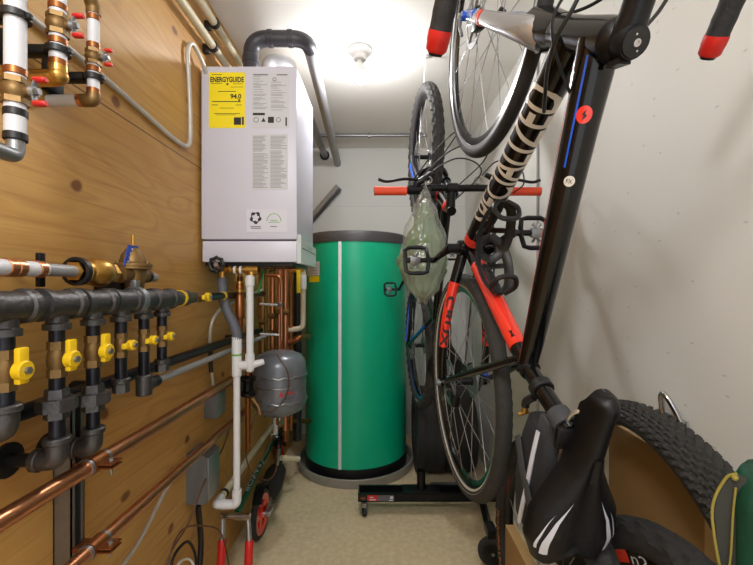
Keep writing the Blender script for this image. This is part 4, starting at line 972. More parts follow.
MA = Matrix.Translation((.2551, 1.2599, .9838)) @ Matrix(((.0174, -.995, .0979), (-.3017, -.0986, -.9483), (.9532, -.0131, -.3019))).to_4x4()
def gravel_bike():
    M = MA; t = root('gravel_bike', 'black and red drop-bar bicycle hanging upright, light lettering on its tube, nearest the camera', 'bicycle', M @ V((-.34, 0, 0)))
    bb, sc, hd0, hd1 = V((.418, 0, -.042)), V((.262, 0, .385)), V((.868, 0, .335)), V((.815, 0, .505))
    ax = (V((.806, 0, .536))-V((.885, 0, .285))).normalized()
    camL = M.inverted() @ V((0, 0, H))
    # frame
    mb = MB(M); d0, d1 = bb, V((.848, 0, .385)); mb.tube([d0, d0+(d1-d0)*.1, d0+(d1-d0)*.75, d1], [.026, .0275, .029, .031], 24)
    mb.cyl(bb+V((0, -.036, 0)), bb+V((0, .036, 0)), .024, seg=20, bev=.003)
    tt0 = V((.83, 0, .458)); mb.tube([sc+V((-.012, 0, -.004)), sc+(tt0-sc)*.1, sc+(tt0-sc)*.8, tt0], [.019, .021, .027, .031], 24, flat=.86, up=(0, 1, 0))
    mb.tube([V((.885, 0, .285)), V((.876, 0, .313)), V((.85, 0, .396)), V((.825, 0, .475)), V((.818, 0, .498))], [.029, .031, .027, .029, .027], 20)
    
    fr = mb.build('frame', GLOSSB, t)
    for s in (1, -1):
        MB(M).tube(catmull([sc+V((.008, s*.012, -.02)), sc*.5+V((.004, s*.046, -.01)), V((0, s*.067, .0))], 6), [.010]*9+[.008]*4, 10).build('seatstay', GLOSSB, t)
        a, b = bb+V((-.02, s*.022, .002)), V((0, s*.067, 0)); q = [a+(b-a)*k/10+V((0, s*.018*sin(pi*k/10), 0)) for k in range(11)]
        MB(M).cyl(V((0, s*.064, 0)), V((0, s*.074, 0)), .014, seg=12).build('dropout', GLOSSB, t)
        cs = MB(M).tube(q, [.016, .016, .0155, .015, .0145, .014, .0135, .013, .012, .011, .0105], 12).build('chainstay', GLOSSB, t)
        mb = MB(M); mb.tube(q[2:8], [.0163, .0158, .0153, .0148, .0143, .0137], 12); rd = mb.build('red_sleeve', FRED, cs)
        mb = MB(M); p0, p1 = q[3], q[7]; dd = p1-p0; n = camL-(p0+p1)/2; n = (n-dd*n.dot(dd)/dd.length_squared).normalized(); rt = dd.normalized().cross(n)
        put_text(mb, 'CRUX', lambda u, v_: p0+dd*u+(n*cos((v_-.5)*1.5)-rt*sin((v_-.5)*1.5))*.0165, 3, .03); mb.build('sleeve_lettering', INK, cs, smooth=0)
    st0, st1 = bb, sc+V((-.006, 0, .018)); MB(M).tube([st0, st1], [.021, .0185], 18).build('seat_tube', GLOSSB, t)
    dst = st1-st0; mb = MB(M); mb.tube([st0+dst*.20, st0+dst*.85], [.0222, .0202], 18); rs = mb.build('red_sleeve', FRED, t)
    n = camL-(st0+st1)/2; n = (n-dst*n.dot(dst)/dst.length_squared).normalized(); rt = dst.normalized().cross(n)
    mb = MB(M); c0 = st0+dst*.79; mb.rings([[c0+(dst.normalized()*cos(2*pi*k/16)*.011+(rt*sin(2*pi*k/16)*.011))+n*(.0197-.004*sin(2*pi*k/16)**2+.0006) for k in range(16)], [c0+n*.0208+rt*.0001*cos(k) for k in range(16)]]); mb.build('round_badge', BLACKM, rs)
    # big lettering on the down tube
    dd = d1-d0; n = camL-(d0+d1)/2; n = (n-dd*n.dot(dd)/dd.length_squared).normalized(); rt = dd.normalized().cross(n)
    mb = MB(M); put_text(mb, 'SPECIALIZED', lambda u, v_: d0+dd*(.245+.635*u)+(n*cos((v_-.42)*2.9)-rt*sin((v_-.42)*2.9))*(.0288+.0020*u), 16, .014); mb.build('frame_lettering', DECALW, fr, smooth=0)
    mb = MB(M); mb.tube([d0+dd*.065, d0+dd*.115], .0281, 20); mb.build('red_band', FRED, fr)
    # top tube marks
    td = tt0-sc; n = camL-(sc+tt0)/2; n = (n-td*n.dot(td)/td.length_squared).normalized(); rt = td.normalized().cross(n)
    def tp(u, ang, dr=.0006):
        r = .0195+.011*u; return sc+td*u+n*cos(ang)*(r+dr)*.95+rt*sin(ang)*(r+dr)
    mb = MB(M); mb.rings([[tp(.02+.93*k/20, -1.25), tp(.02+.93*k/20, -1.17)] for k in range(21)], False); mb.build('red_pinstripe', FRED, fr)
    mb = MB(M); mb.rings([[tp(.69+.27*k/12, -.46), tp(.69+.27*k/12, -.35)] for k in range(13)], False); mb.build('blue_reflection', FBLUE, fr)  # blue reflection along the top tube, painted on as a strip of colour
    mb = MB(M); k_ = 16; mb.rings([[tp(.825+.022*cos(2*pi*k/k_)*f_, .02+.38*sin(2*pi*k/k_)*f_, .0012) for k in range(k_)] for f_ in (1, .6, .05)], True, False, True); mb.build('round_badge', FRED, fr)
    mb = MB(M); mb.f([mb.v(tp(.825+a, .02+b, .0022)) for a, b in ((.013, .05), (.0, -.12), (-.001, -.02), (-.014, -.06), (-.001, .14), (.001, .03))]); mb.build('badge_mark', INK, fr, smooth=0)
    mb = MB(M); mb.rings([[tp(.655+.015*cos(2*pi*k/k_)*f_, .02+.30*sin(2*pi*k/k_)*f_, .0012) for k in range(k_)] for f_ in (1, .6, .05)], True, False, True); mb.build('white_badge', DECALW, fr)
    mb = MB(M); put_text(mb, 'FX', lambda u, v_: tp(.649+.012*v_, -.15+.32*u, .0022)); mb.build('badge_letters', INK, fr, smooth=0)
    # fork
    mb = MB(M)
    for s in (1, -1):
        p = catmull([V((.875, s*.012, .30)), V((.893, s*.036, .265)), V((.93, s*.05, .17)), V((.975, s*.056, .05)), V((1.004, s*.056, -.04))], 5); k_ = len(p)
        mb.tube(p, [.030-.020*(i/(k_-1))**.8 for i in range(k_)], 14, flat=.62, up=(1, 0, 0))
    fk = mb.build('fork', FSIL, t)
    for s in (1, -1):
        mb = MB(M); mb.tube([V((.985, s*.057, .022)), V((1.006, s*.057, -.045)), V((1.008, s*.057, -.062))], [.0135, .0125, .010], 12, flat=.66, up=(1, 0, 0)); mb.cyl(V((1.005, s*.05, -.05)), V((1.005, s*.07, -.05)), .011, seg=12)
        mb.build('fork_tip', FBLUE, fk)
        MB(M).tube([V((.965, s*.0555, .073)), V((.971, s*.0565, .058))], [.0165, .0155], 12, flat=.66, up=(1, 0, 0)).build('red_band', FRED, fk)
    mb = MB(M); mb.tube([V((.905, 0, .245)), V((.885, 0, .29)), V((.868, 0, .34))], [.034, .036, .030], 20); mb.build('fork_crown', GLOSSB, fk)
    # headset, stem, handlebar
    s0 = V((.815, 0, .506)); cap = V((.806, 0, .536)); f_ = V((.95, 0, .31)).normalized(); f_ = (f_-ax*f_.dot(ax)).normalized()
    mb = MB(M); mb.tube([s0-ax*.012, s0-ax*.002, s0+ax*.006], [.029, .028, .021], 20); mb.cyl(s0+ax*.006, s0+ax*.010, .021, seg=20); mb.build('headset', BLACKM, t)
    bc = cap-ax*.02+f_*.10
    mb = MB(M); mb.tube([cap-ax*.042-f_*.0, cap-ax*.04, cap-ax*.003, cap], [.0195, .021, .021, .0195], 20); mb.tube([cap-ax*.021, cap-ax*.021+f_*.03, bc], [.021, .0185, .0185], 18); mb.cyl(bc-V((0, .024, 0)), bc+V((0, .024, 0)), .022, seg=20, bev=.003)
    mb.box(cap-ax*.036-f_*.026-V((0, .008, 0)), cap-ax*.006-f_*.026+V((0, .008, 0))+V((.001, 0, .001)), 0); sm = mb.build('stem', BLACKM, t)
    mb = MB(M); mb.lathe([(.0178, .0), (.0172, .003), (.005, .004), (.005, .0025), (.0, .0025)], cap, ax, 24); mb.build('top_cap', BLACKP, sm)
    mb = MB(M); mb.lathe([(.0048, .0042), (.0048, .0054), (.0026, .0054), (.0026, .003), (0, .003)], cap, ax, 12)
    for s in (1, -1): mb.lathe([(.0014, .0040), (.0014, .0045), (0, .0045)], cap+f_*.009*s+V((0, .004*s, 0)), ax, 8)
    mb.build('cap_bolt', CHROME, sm)
    top = [V((bc.x, s*y, bc.z)) for s, y in ((1, .0),)]
    def side(s):
        o_ = .016 if s < 0 else 0
        return catmull([bc+V((0, s*.02, 0)), bc+V((0, s*.12, 0)), bc+V((.004, s*.19, .002)), bc+V((.05, s*.208, .0)), bc+V((.082, s*.212, -.045)), bc+V((.066, s*.214, -.095)), V((.91+o_*.5, s*(.216+o_*.6), .425)), V((.842+o_*.8, s*(.219+o_)+.004, .40))], 8)
    mb = MB(M); mb.tube(side(-1)[::-1]+side(1), .0118, 12); hb = mb.build('handlebar', BLACKM, t)
    for s in (1, -1):
        p = side(s)[14:]; k_ = len(p); MB(M).tube(p, [.0165+.0006*(i % 3 == 0) for i in range(k_)], 14).build('bar_tape', TAPE, hb)
        q = p[-1]; d = (p[-1]-p[-2]).normalized(); MB(M).tube([q-d*.004, q+d*.010, q+d*.011, q+d*.022, q+d*.026], [.0178, .0178, .0172, .0165, .013], 16).build('bar_end_plug', RED, hb)
        MB(M).cyl(q+d*.0255, q+d*.030, .0125, .010, 14).build('plug_screw', BLACKP, hb)
        b = side(s)[26]; mb = MB(M); mb.tube([b+V((-.02, 0, .0)), b+V((.02, 0, .03)), b+V((.05, -s*.005, .06)), b+V((.06, -s*.006, .095))], [.015, .019, .018, .012], 12); mb.build('brake_hood', BLACKP, hb)
        MB(M).tube(catmull([b+V((.05, 0, .07)), b+V((.085, 0, .03)), b+V((.085, s*.012, -.06))], 6), .005, 8, flat=1.5).build('brake_lever', BLACKM, hb)
    # wheels and brakes
    bike_wheel(t, M, 0, .338, .019, 'small', RUBBER_G, GLOSSB, .13, 24, stripe=WHITEW, rotor=(.045, .07), seg=320, rs=30)
    Mf = M @ Matrix.Translation((1.005, 0, -.05))
    w_ = bike_wheel(t, Mf, 0, .336, .0145, 'slick', RUBBER, GLOSSB, .1, 24, rim_h=.030, rotor=(.036, .07))
    for s in (1, -1): ring_profile(MB(Mf), [(.3135, s*.0105), (.3135, s*.0125), (.3025, s*.0118), (.3025, s*.0095)]).build('brake_track', ALU, w_)
    for Mx, s in ((Mf, 1), (M, 1)):
        mb = MB(Mx); mb.box((-.045, .028, .03), (-.005, .052, .075), .006); mb.build('brake_caliper', BLACKM, t)
    mb = MB(Mf); mb.cyl((0, .068, 0), (0, .078, 0), .007, seg=10); mb.tube([(0, .074, 0), (-.03, .078, .02), (-.055, .078, .045)], .004, 8); mb.build('axle_lever', STEEL, t)
    for s in (1, -1): MB(M).cyl((0, s*.074, 0), (0, s*.087, 0), .010, seg=12).build('axle_nut', STEEL, t)
    mb = MB(M); mb.cyl((.03, -.066, .006), (.012, -.076, .0), .008, seg=10); mb.build('hanger_adjuster', FBLUE, t)
    # drivetrain
    crankset(t, M, bb, (.367, .140, -.105), (.485, -.122, .085), GLOSSB, .08)
    # bottle cages
    dn = dd.normalized(); nrm = V((-dn.z, 0, dn.x)); cage(t, M, d0+dd*.33+nrm*.028, -dn, nrm, BLACKP)
    sn = dst.normalized(); nrm2 = V((sn.z, 0, -sn.x)); cage(t, M, st0+dst*.42+nrm2*.021, -sn, nrm2, BLACKP)
    # seat post and saddle
    p0, p1 = sc, V((.232, 0, .545)); dp = (p1-p0).normalized()
    mb = MB(M); mb.tube([p0, p1, p1+dp*.008], .0165, 18); sp = mb.build('seat_post', GLOSSB, t)
    mb = MB(M); mb.cyl(p0+dp*.0, p0+dp*.014, .0215, seg=18, bev=.002); mb.hexa(p0+V((0, .018, .006)), p0+V((0, .026, .008)), .005); mb.build('seat_clamp', BLACKM, sp)
    q = p0+dp*.062; mb = MB(M); mb.cyl(q-dp*.009, q+dp*.009, .0225, seg=22, bev=.002); mb.tube(catmull([q+V((-.02, .012, 0)), q+V((-.035, .02, -.01)), q+V((-.05, .02, -.012))], 5), [.008]*10+[.004], 10); mb.build('light_mount', BLACKP, sp)
    mb = MB(M); mb.cyl(q+V((-.045, .02, -.012)), q+V((-.062, .02, -.012)), .006, seg=12); mb.tube([q+V((-.06, .012, -.012)), q+V((-.066, .032, -.012))], .004, 8); mb.build('brass_screw', BRASS, sp)
    S = saddle(t, M, .318, .012, .603, .615, SADDLE, REFL)
    mb = MB(M); mb.box(p1+dp*.012+V((-.03, -.024, -.014)), p1+dp*.012+V((.012, .024, .0)), .005); mb.build('saddle_clamp', BLACKM, sp)
    # cables
    for pts, r in (([F(600, -60, .52), F(577, 0, .535), F(558, 35, .555), F(548, 66, .585), F(545, 95, .62), F(544, 112, .655)], .003), ([F(640, -40, .6), F(600, 0, .68), F(560, 16, .76), F(520, 22, .83), F(496, 14, .92)], .003),
                   ([F(690, -40, .62), F(665, 2, .60), F(648, 24, .60), F(610, 62, .60)], .003), ([F(590, -40, .53), F(556, 10, .55), F(553, 40, .565), F(562, 72, .59), F(574, 105, .62), F(575, 118, .66)], .0022)):
        MB().tube(catmull(pts, 6), r, 8).build('cable', BLACKP, t)
gravel_bike()

# saddle bag strapped to the seat post
def saddle_bag():
    M = MA; t = root('saddle_bag', 'grey nylon saddle bag strapped to the seat post, with a silver edge', 'bag', M @ V((.1, 0, .48)))
    R = []
    for x, z0, z1, hw in ((.205, .455, .505, .020), (.195, .440, .525, .030), (.15, .43, .548, .036), (.09, .43, .552, .042), (.03, .445, .552, .046), (-.005, .46, .545, .044), (-.015, .475, .53, .03)):
        ring = []
        for k in range(16):
            a = 2*pi*k/16; c, s = cos(a), sin(a); q = .72
            ring.append(V((x, hw*.82*math.copysign(abs(c)**q, c), (z0+z1)/2+(z1-z0)/2*math.copysign(abs(s)**q, s))))
        R.append(ring)
    MB(M).rings(R).build('bag_body', FABRIC_D, t, smooth=60)
    mb = MB(M); mb.tube(catmull([V((.195, .024, .50)), V((.15, .0305, .505)), V((.09, .0355, .51)), V((.03, .0388, .51)), V((-.008, .037, .505))], 6), .0046, 8); mb.build('reflective_edge', REFL, t)
    mb = MB(M); q = V((.236, 0, .525)); a = V((-.2, 0, .98)).normalized()
    mb.lathe([(.0172, -.016), (.0205, -.016), (.0205, .016), (.0172, .016), (.0172, -.016)], q, a, 22); mb.box(V((.18, -.020, .485)), V((.226, .020, .52)), .006); mb.build('post_strap', FABRIC, t)
    mb = MB(M); mb.tube([V((.14, .031, .44)), V((.10, .0378, .49)), V((.06, .0395, .54)), V((.05, .03, .56))], .014, 10, flat=.18, up=(1, 0, .9)); mb.build('side_strap', FABRIC, t)
saddle_bag()

MBK = Matrix.Translation((.224, 2.402, .933)) @ Matrix(((.0015, -.9956, .0935), (-.2148, -.0917, -.9723), (.9766, -.0186, -.214))).to_4x4()
def mountain_bike():
    M = MBK; t = root('mountain_bike', 'black and blue mountain bike with red grips hanging beside the green tank', 'bicycle', M @ V((-.36, 0, 0)))
    bb, sc = V((.44, 0, -.05)), V((.285, 0, .40)); h0, h1 = V((.867, 0, .455)), V((.829, 0, .56)); ax = (h1-h0).normalized()
    mb = MB(M); mb.tube([bb, V((.80, 0, .43)), V((.852, 0, .495))], [.028, .029, .027], 18); mb.tube([sc, V((.832, 0, .535))], [.018, .022], 16); mb.tube([h0-ax*.005, h1+ax*.004], .026, 18); mb.tube([bb, sc+V((-.012, 0, .03))], .0185, 16)
    mb.cyl(bb-V((0, .038, 0)), bb+V((0, .038, 0)), .023, seg=18)
    for s in (1, -1): mb.tube(catmull([sc+V((0, s*.012, -.02)), V((.14, s*.05, .2)), V((0, s*.072, 0))], 6), .009, 10); mb.tube(catmull([bb+V((-.03, s*.025, 0)), V((.2, s*.055, -.02)), V((0, s*.072, 0))], 6), .0115, 10)
    fr = mb.build('frame', GLOSSB, t)
    for s in (1, -1):
        mb = MB(M); mb.tube(catmull([V((.27, s*.048, -.028)), V((.15, s*.0665, -.012)), V((.03, s*.076, .0))], 5), .0098, 8, flat=.6)
        mb.build('blue_panel', FBLUE, fr); mb = MB(M); mb.tube(catmull([V((.22, s*.036, .31)), V((.14, s*.0535, .2)), V((.07, s*.066, .095))], 5), .0078, 8)
        mb.build('blue_panel', FBLUE, fr); MB(M).tube([V((.56, s*.024, .115)), V((.83, s*.023, .463))], .0075, 8).build('blue_panel', FBLUE, fr)
    MB(M).tube([h0-ax*.02, h0-ax*.005], .03, 18).build('headset', FRED, t); MB(M).tube([h1+ax*.004, h1+ax*.02], [.028, .022], 18).build('headset', FRED, t)
    mb = MB(M); cr = h0-ax*.03; mb.box(cr-V((.02, .075, .02)), cr+V((.02, .075, .02)), .012)
    for s in (1, -1): mb.tube([cr+V((0, s*.066, 0)), cr+V((0, s*.066, 0))-ax*.20], .016, 14)
    fk = mb.build('fork', BLACKM, t)
    mb = MB(M)
    for s in (1, -1): mb.tube([cr+V((.004, s*.066, 0))-ax*.18, cr+V((.010, s*.066, 0))-ax*.40, V((1.08, s*.062, 0))], [.022, .02, .016], 14)
    mb.tube(catmull([cr+V((.03, .066, 0))-ax*.19, cr+V((.065, .04, 0))-ax*.16, cr+V((.07, 0, 0))-ax*.15, cr+V((.065, -.04, 0))-ax*.16, cr+V((.03, -.066, 0))-ax*.19], 5), .012, 10); mb.build('fork_lower', BLACKM, fk)
    mb = MB(M); mb.tube([cr+V((.0, .09, .0))-ax*.22, V((1.03, .086, .08))], .006, 8, flat=2); mb.build('fork_decal', FBLUE, fk)
    bc = V((.90, 0, .605)); mb = MB(M); s1 = h1+ax*.02; mb.tube([s1, s1+ax*.042], .02, 16); mb.tube([s1+ax*.022, bc], [.02, .017], 14); mb.cyl(bc-V((0, .025, 0)), bc+V((0, .025, 0)), .021, seg=16, bev=.003); mb.build('stem', BLACKM, t)
    bar = catmull([bc+V((-.012, s-.03, .0)) if abs(s) > .2 else bc+V((0, s-.03, 0)) for s in (-.345, -.24, -.12, 0, .12, .24, .345)], 6)
    mb = MB(M); mb.tube(bar, .0145, 12); hb = mb.build('handlebar', BLACKM, t)
    for s in (1, -1):
        e = bc+V((-.012, s*.215-.03, 0)); o = bc+V((-.012, s*.345-.03, 0)); mb = MB(M); mb.tube([e, e+(o-e)*.03, e+(o-e)*.94, o], [.0185, .0175, .0175, .0185], 14); mb.build('grip', GRIP, hb)
        e = bc+V((-.006, s*.185-.03, .002)); mb = MB(M); mb.cyl(e-V((0, s*.03, 0)), e+V((0, s*.025, 0)), .021, seg=14, bev=.003); mb.tube([e, e+V((.025, -s*.01, .01)), e+V((.045, -s*.05, .01)), e+V((.06, -s*.08, .005))], [.014, .014, .013, .009], 10); mb.tube(catmull([e+V((.035, -s*.02, .012)), e+V((.04, s*.04, .02)), e+V((.03, s*.11, .02)), e+V((.038, s*.145, .02))], 6), .006, 8); mb.build('brake_lever', BLACKM, hb)
        e = bc+V((-.006, s*.135-.03, .0)); mb = MB(M); mb.box(e+V((-.035, -.018, -.012)), e+V((.012, .018, .022)), .006); mb.tube([e+V((-.02, 0, .01)), e+V((-.05, s*.03, .02))], .006, 8); mb.build('shifter', BLACKP, hb)
        e = bc+V((.03, s*.1, .02)); mb = MB(M); mb.torus(e, (0, .2, 1), .013, .003, 20, 8); mb.build('cable_clamp', STEEL, hb)
    for pts in ([bc+V((.05, .12, .01)), bc+V((.14, .02, .05)), bc+V((.17, -.10, .07)), bc+V((.11, -.13, .0)), V((.90, -.06, .42))], [bc+V((.05, -.12, .01)), bc+V((.10, -.16, .06)), bc+V((.09, -.25, .05)), bc+V((.02, -.28, .05)), bc+V((-.02, -.25, .02))],
                [bc+V((.03, .16, .0)), bc+V((.16, .06, .03)), bc+V((.22, -.03, -.05)), V((.93, .07, .36))], [bc+V((.02, .15, .0)), bc+V((.11, .0, .05)), bc+V((.06, -.1, .06)), V((.84, -.03, .5))]):
        MB(M).tube(catmull(pts, 8), .0028, 6).build('cable', BLACKP, t)
    w1 = bike_wheel(t, M, 0, .36, .027, 'knob', RUBBER_M, BLACKM, .142, 20, rotor=(.05, .08), seg=160, rs=28)
    mb = MB(M); ring = lambda rr, a: V((rr*cos(a), .0235, rr*sin(a)))
    put_text(mb, 'MAXXIS', lambda u, v_: V(((.317+.018*v_)*cos(pi*.96-.34*u+.0), .0285-.006*abs(v_-.5), (.317+.018*v_)*sin(pi*.96-.34*u)))); mb.build('tyre_lettering', ORANGE if 0 else PAPER, w1, smooth=0)
    mb = MB(M); ring_profile(mb, [(.292, .0125), (.309, .0135), (.309, .0140), (.292, .0130)], 0); mb.build('rim_decal', FBLUE, w1)
    bike_wheel(t, M @ Matrix.Translation((1.08, 0, 0)), 0, .36, .027, 'knob', RUBBER_M, BLACKM, .1, 20, rotor=(.036, .08), seg=160, rs=28)
    crankset(t, M, bb, (.315, .155, -.15), (.565, -.155, .05), BLACKM, .07)
    mb = MB(M); p1 = sc+V((-.06, 0, .19)); mb.tube([sc+V((-.005, 0, .02)), p1], .0155, 14); mb.build('seat_post', BLACKM, t)
    saddle(t, M, .34, .08, .635, .64, SADDLE, None)
    mb = MB(M); mb.box(p1+V((-.03, -.025, -.015)), p1+V((.03, .025, .02)), .005); mb.build('saddle_clamp', BLACKM, t)
mountain_bike()

# plastic bag with a folded green garment, hung from the left of the flat handlebar
def hanging_bag():
    top = F(425, 189, 1.60); t = root('plastic_bag', 'clear plastic bag holding a green garment, hung from the flat handlebar', 'bag', F(424, 300, 1.62))
    cx_ = lambda f: V((top.x+(-.012*f if f > 0 else 0), 1.585, top.z-.455*f))
    def shell(scale, seed, zs, wmax, dmax, bulge):
        R = []
        for i, f in enumerate(zs):
            wd, dp = wmax(f)*scale, dmax(f)*scale; c = cx_(f); ring = []
            for k in range(72):
                a = 2*pi*k/72; q = 1+bulge*mnoise.noise(V((cos(a)*2.2+seed, sin(a)*2.2, f*7)))+bulge*.45*mnoise.noise(V((cos(a)*6+seed, sin(a)*6, f*9)))
                ring.append(c+V((wd*cos(a)*q, dp*sin(a)*q, .012*mnoise.noise(V((a, f*5, seed))))))
            R.append(ring)
        return MB().rings(R)
    def prof(T):
        def g(f):
            for (a, p), (b, q) in zip(T, T[1:]):
                if f <= b: u = (f-a)/(b-a); u = u*u*(3-2*u); return p+(q-p)*u
            return T[-1][1]
        return g
    zs = [i/40 for i in range(41)]
    wm = prof([(0, .006), (.06, .022), (.2, .05), (.45, .086), (.65, .094), (.85, .070), (1, .018)]); dm = prof([(0, .006), (.1, .02), (.4, .055), (.7, .068), (.9, .045), (1, .012)])
    shell(1, 1.3, zs, wm, dm, .16).build('plastic_film', FILM, t, smooth=80)
    wi = prof([(0, .012), (.2, .04), (.45, .080), (.72, .086), (.9, .055), (1, .015)]); 
    shell(1.0, 5.1, [.12+.84*i/36 for i in range(37)], lambda f: wi((f-.12)/.84), lambda f: wi((f-.12)/.84)*.62, .34).build('green_garment', OLIVE, t, smooth=80)
    mb = MB(); mb.tube(catmull([top+V((0, -.012, -.02)), top+V((0, -.028, .005)), top+V((0, .0, .04)), top+V((0, .03, .02)), top+V((0, .012, -.02))], 6), .005, 8, closed=False); mb.build('knot', FILM, t)
hanging_bag()

# ------------------------------------------------------------------ rolling rack and the car tyres behind it
def rack():
    x0, x1 = -.135, .66; yf, yb = 2.25, 2.35; z0, z1 = .075, .120
    t = root('rolling_rack', 'black steel rack base on castors in front of the two car tyres', 'rack', (.3, 2.25, 0))
    mb = MB(); mb.box((x0, yf, z0), (x1, yf+.006, z1)); mb.box((x0, yb-.006, z0), (x1, yb, z1)); mb.box((x0, yf, z0), (x1, yb, z0+.006)); mb.box((x0, yf, z0), (x0+.006, yb, z1))
    mb.box((x0-.001, yf-.004, z1-.004), (x1, yf+.012, z1+.001)); mb.box((x0-.001, yb-.012, z1-.004), (x1, yb+.004, z1+.001)); mb.build('base_channel', BLACKM, t, smooth=0)
    MB().box((.12, yf+.002, z1+.001), (.33, yb-.002, z1+.007), .001).build('mount_plate', BLACKM, t)
    mb = MB(); mb.lathe([(.024, 0), (.024, .105), (.019, .105), (.019, .02), (0, .02)], (.225, 2.30, z1+.006), (0, 0, 1), 20); mb.build('post_socket', BLACKM, t)
    for a, b, m, nm in ((-.130, -.082, BLACKP, 'label_black'), (-.082, -.022, INK_R, 'label_red'), (-.022, .068, GREYHOSE, 'label_grey')):
        lb = MB().box((a, yf-.002, z0+.006), (b, yf, z1-.007)).build('label', m, t); plab(lb, nm.replace('label_', '')+' label section')
        mb = MB(); 
        if m is BLACKP:
            c = V(((a+b)/2, yf-.0025, .0955)); mb.f([mb.v(c+V((x_, 0, z_))) for x_, z_ in ((-.02, 0), (0, -.009), (.02, 0), (0, .009))]); mb.build('label_mark', COPPER_D, lb, smooth=0)
        elif m is INK_R:
            for q in range(2): mb.box((a+.012, yf-.0026, z0+.010+.013*q), (a+.048-.014*q, yf-.0021, z0+.016+.013*q))
            mb.build('label_mark', PAPER, lb, smooth=0)
        else:
            mb.box((b-.022, yf-.0026, .093), (b-.006, yf-.0021, .108)); mb.box((b-.03, yf-.0026, .082), (b-.006, yf-.0021, .087)); mb.build('label_mark', PAPER, lb, smooth=0)
    def castor(p, r, wdt, y):
        p = V(p); mb = MB(); mb.cyl(p+V((0, 0, r*2)), p+V((0, 0, y)), .018, seg=12)
        for s in (-1, 1): mb.box(p+V((s*(wdt+.004)-.002, -.014, r*.8)), p+V((s*(wdt+.004)+.002, .014, r*2+.006)))
        mb.box(p+V((-wdt-.006, -.014, r*2+.003)), p+V((wdt+.006, .014, r*2+.008))); o = mb.build('castor', STEEL, t)
        mb = MB(); mb.lathe([(0, -wdt), (r-.006, -wdt), (r, -wdt+.006), (r, wdt-.006), (r-.006, wdt), (0, wdt)], p+V((0, 0, r)), (.96, .28, 0), 24); mb.build('castor_wheel', BLACKP, o)
    castor((-.10, 2.243, 0), .026, .012, z0)
    a, b = V((.56, 2.26, .098)), V((.508, 1.90, .135)); MB().tube([a, b], .019, 4).build('outrigger', BLACKM, t, smooth=0)
    p = V((.508, 1.845, 0)); mb = MB(); mb.box(p+V((-.022, -.014, .125)), p+V((.022, .07, .165)), .003); fk = mb.build('wheel_bracket', BLACKM, t)
    mb = MB(); mb.lathe([(.046, -.022), (.060, -.020), (.065, -.010), (.065, .010), (.060, .020), (.046, .022), (.046, -.022)], p+V((0, 0, .065)), (.15, 1, 0), 32); w_ = mb.build('large_wheel', RUBBER_G, t)
    mb = MB(); mb.lathe([(0, -.024), (.012, -.024), (.014, -.015), (.046, -.017), (.046, .017), (0, .02)], p+V((0, 0, .065)), (.15, 1, 0), 28); mb.build('wheel_hub', BLACKP, w_)
    MB().cyl(p+V((-.003, -.030, .065)), p+V((0, 0, .065)), .007, seg=10).build('axle_bolt', STEEL, w_)
    up = fillet([(.60, 2.30, .098), (.692, 2.30, .085), (.698, 2.30, .90), (.692, 2.28, .985), (.74*.9, 2.27, .985), (.60, 2.22, 1.0)], .06, 8)
    MB().tube(up, .0125, 12).build('upright_tube', BLACKM, t)
rack()
def car_tyre(x, y, lab):
    Mx = Matrix.Translation((x, y, .292)); t = root('car_tyre', lab, 'tyre', (x, y, 0), 'car tyres standing at the back wall')
    Mr = Mx @ Matrix.Rotation(-pi/2, 4, 'Z') @ Matrix.Rotation(0, 4, 'X')
    tyre(MB(Mr), .29, .095, 0, 'car', 72, 40).build('tyre_casing', RUBBER, t, smooth=30)
    mb = MB(Mr); ring_profile(mb, [(.172, -.06), (.178, -.08), (.184, -.08), (.184, .08), (.178, .08), (.172, .06)], 0, 48)
    mb.lathe([(.17, .02), (.12, .035), (.05, .03), (.0, .03)], (0, 0, 0), (0, 1, 0), 32); mb.build('wheel_disc', BLACKM, t)



    return t
car_tyre(.322, 2.83, 'car tyre standing on the floor next to the green tank'); car_tyre(.525, 2.83, 'car tyre standing on the floor in the corner by the right wall')
tag(MB().box((.30, 2.45, 0), (.70, 2.49, .072), .003).build('steel_bar', STEEL), 'grey steel bar lying on the floor between the rack and the car tyres', 'bar')

# ------------------------------------------------------------------ along the right wall
t = root('wall_cable', 'thin white cable clipped vertically to the right wall', 'cable', (XR, 1.86, .6))
MB().tube([(XR-.006, 1.86, .02), (XR-.006, 1.86, 2.49)], .006, 8).build('cable_run', PVC_G, t)
MB().box((XR-.03, 1.845, .965), (XR, 1.88, .985), .003).build('cable_clip', BLACKP, t)

def fat_tyre():
    c = V((.57, .875, .632)); r = .026; R = .382
    Mw = Matrix.Translation(c) @ Matrix.Rotation(pi/2, 4, 'Z')
    mb = tyre(MB(Mw), R, r, 0, 'fat', 400, 88, wide=1.7)
    tag(mb.build('fat_tyre', RUBBER_G, smooth=25), 'large fat knobby bicycle tyre hanging from a hook on the right wall', 'tyre')
fat_tyre()
t = root('wall_hook', 'silver folding hook on the right wall holding the fat tyre', 'hook', (XR, 1.0, .93))
mb = MB(); mb.tube(catmull([(XR-.006, 1.035, .90), (XR-.012, 1.025, .96), (XR-.026, 1.008, 1.008), (XR-.026, .988, 1.008), (XR-.012, .968, .96), (XR-.006, .955, .90)], 8), .007, 10); mb.build('hook_loop', CHROME, t)
mb = MB(); mb.tube(fillet([(XR-.004, .99, .945), (.515, .99, .944), (.50, .99, .975)], .02), .0065, 10); mb.build('hook_arm', CHROME, t)
mb = MB(); mb.box((XR-.006, .95, .88), (XR, 1.04, .96), .003); mb.build('hook_plate', STEEL, t)

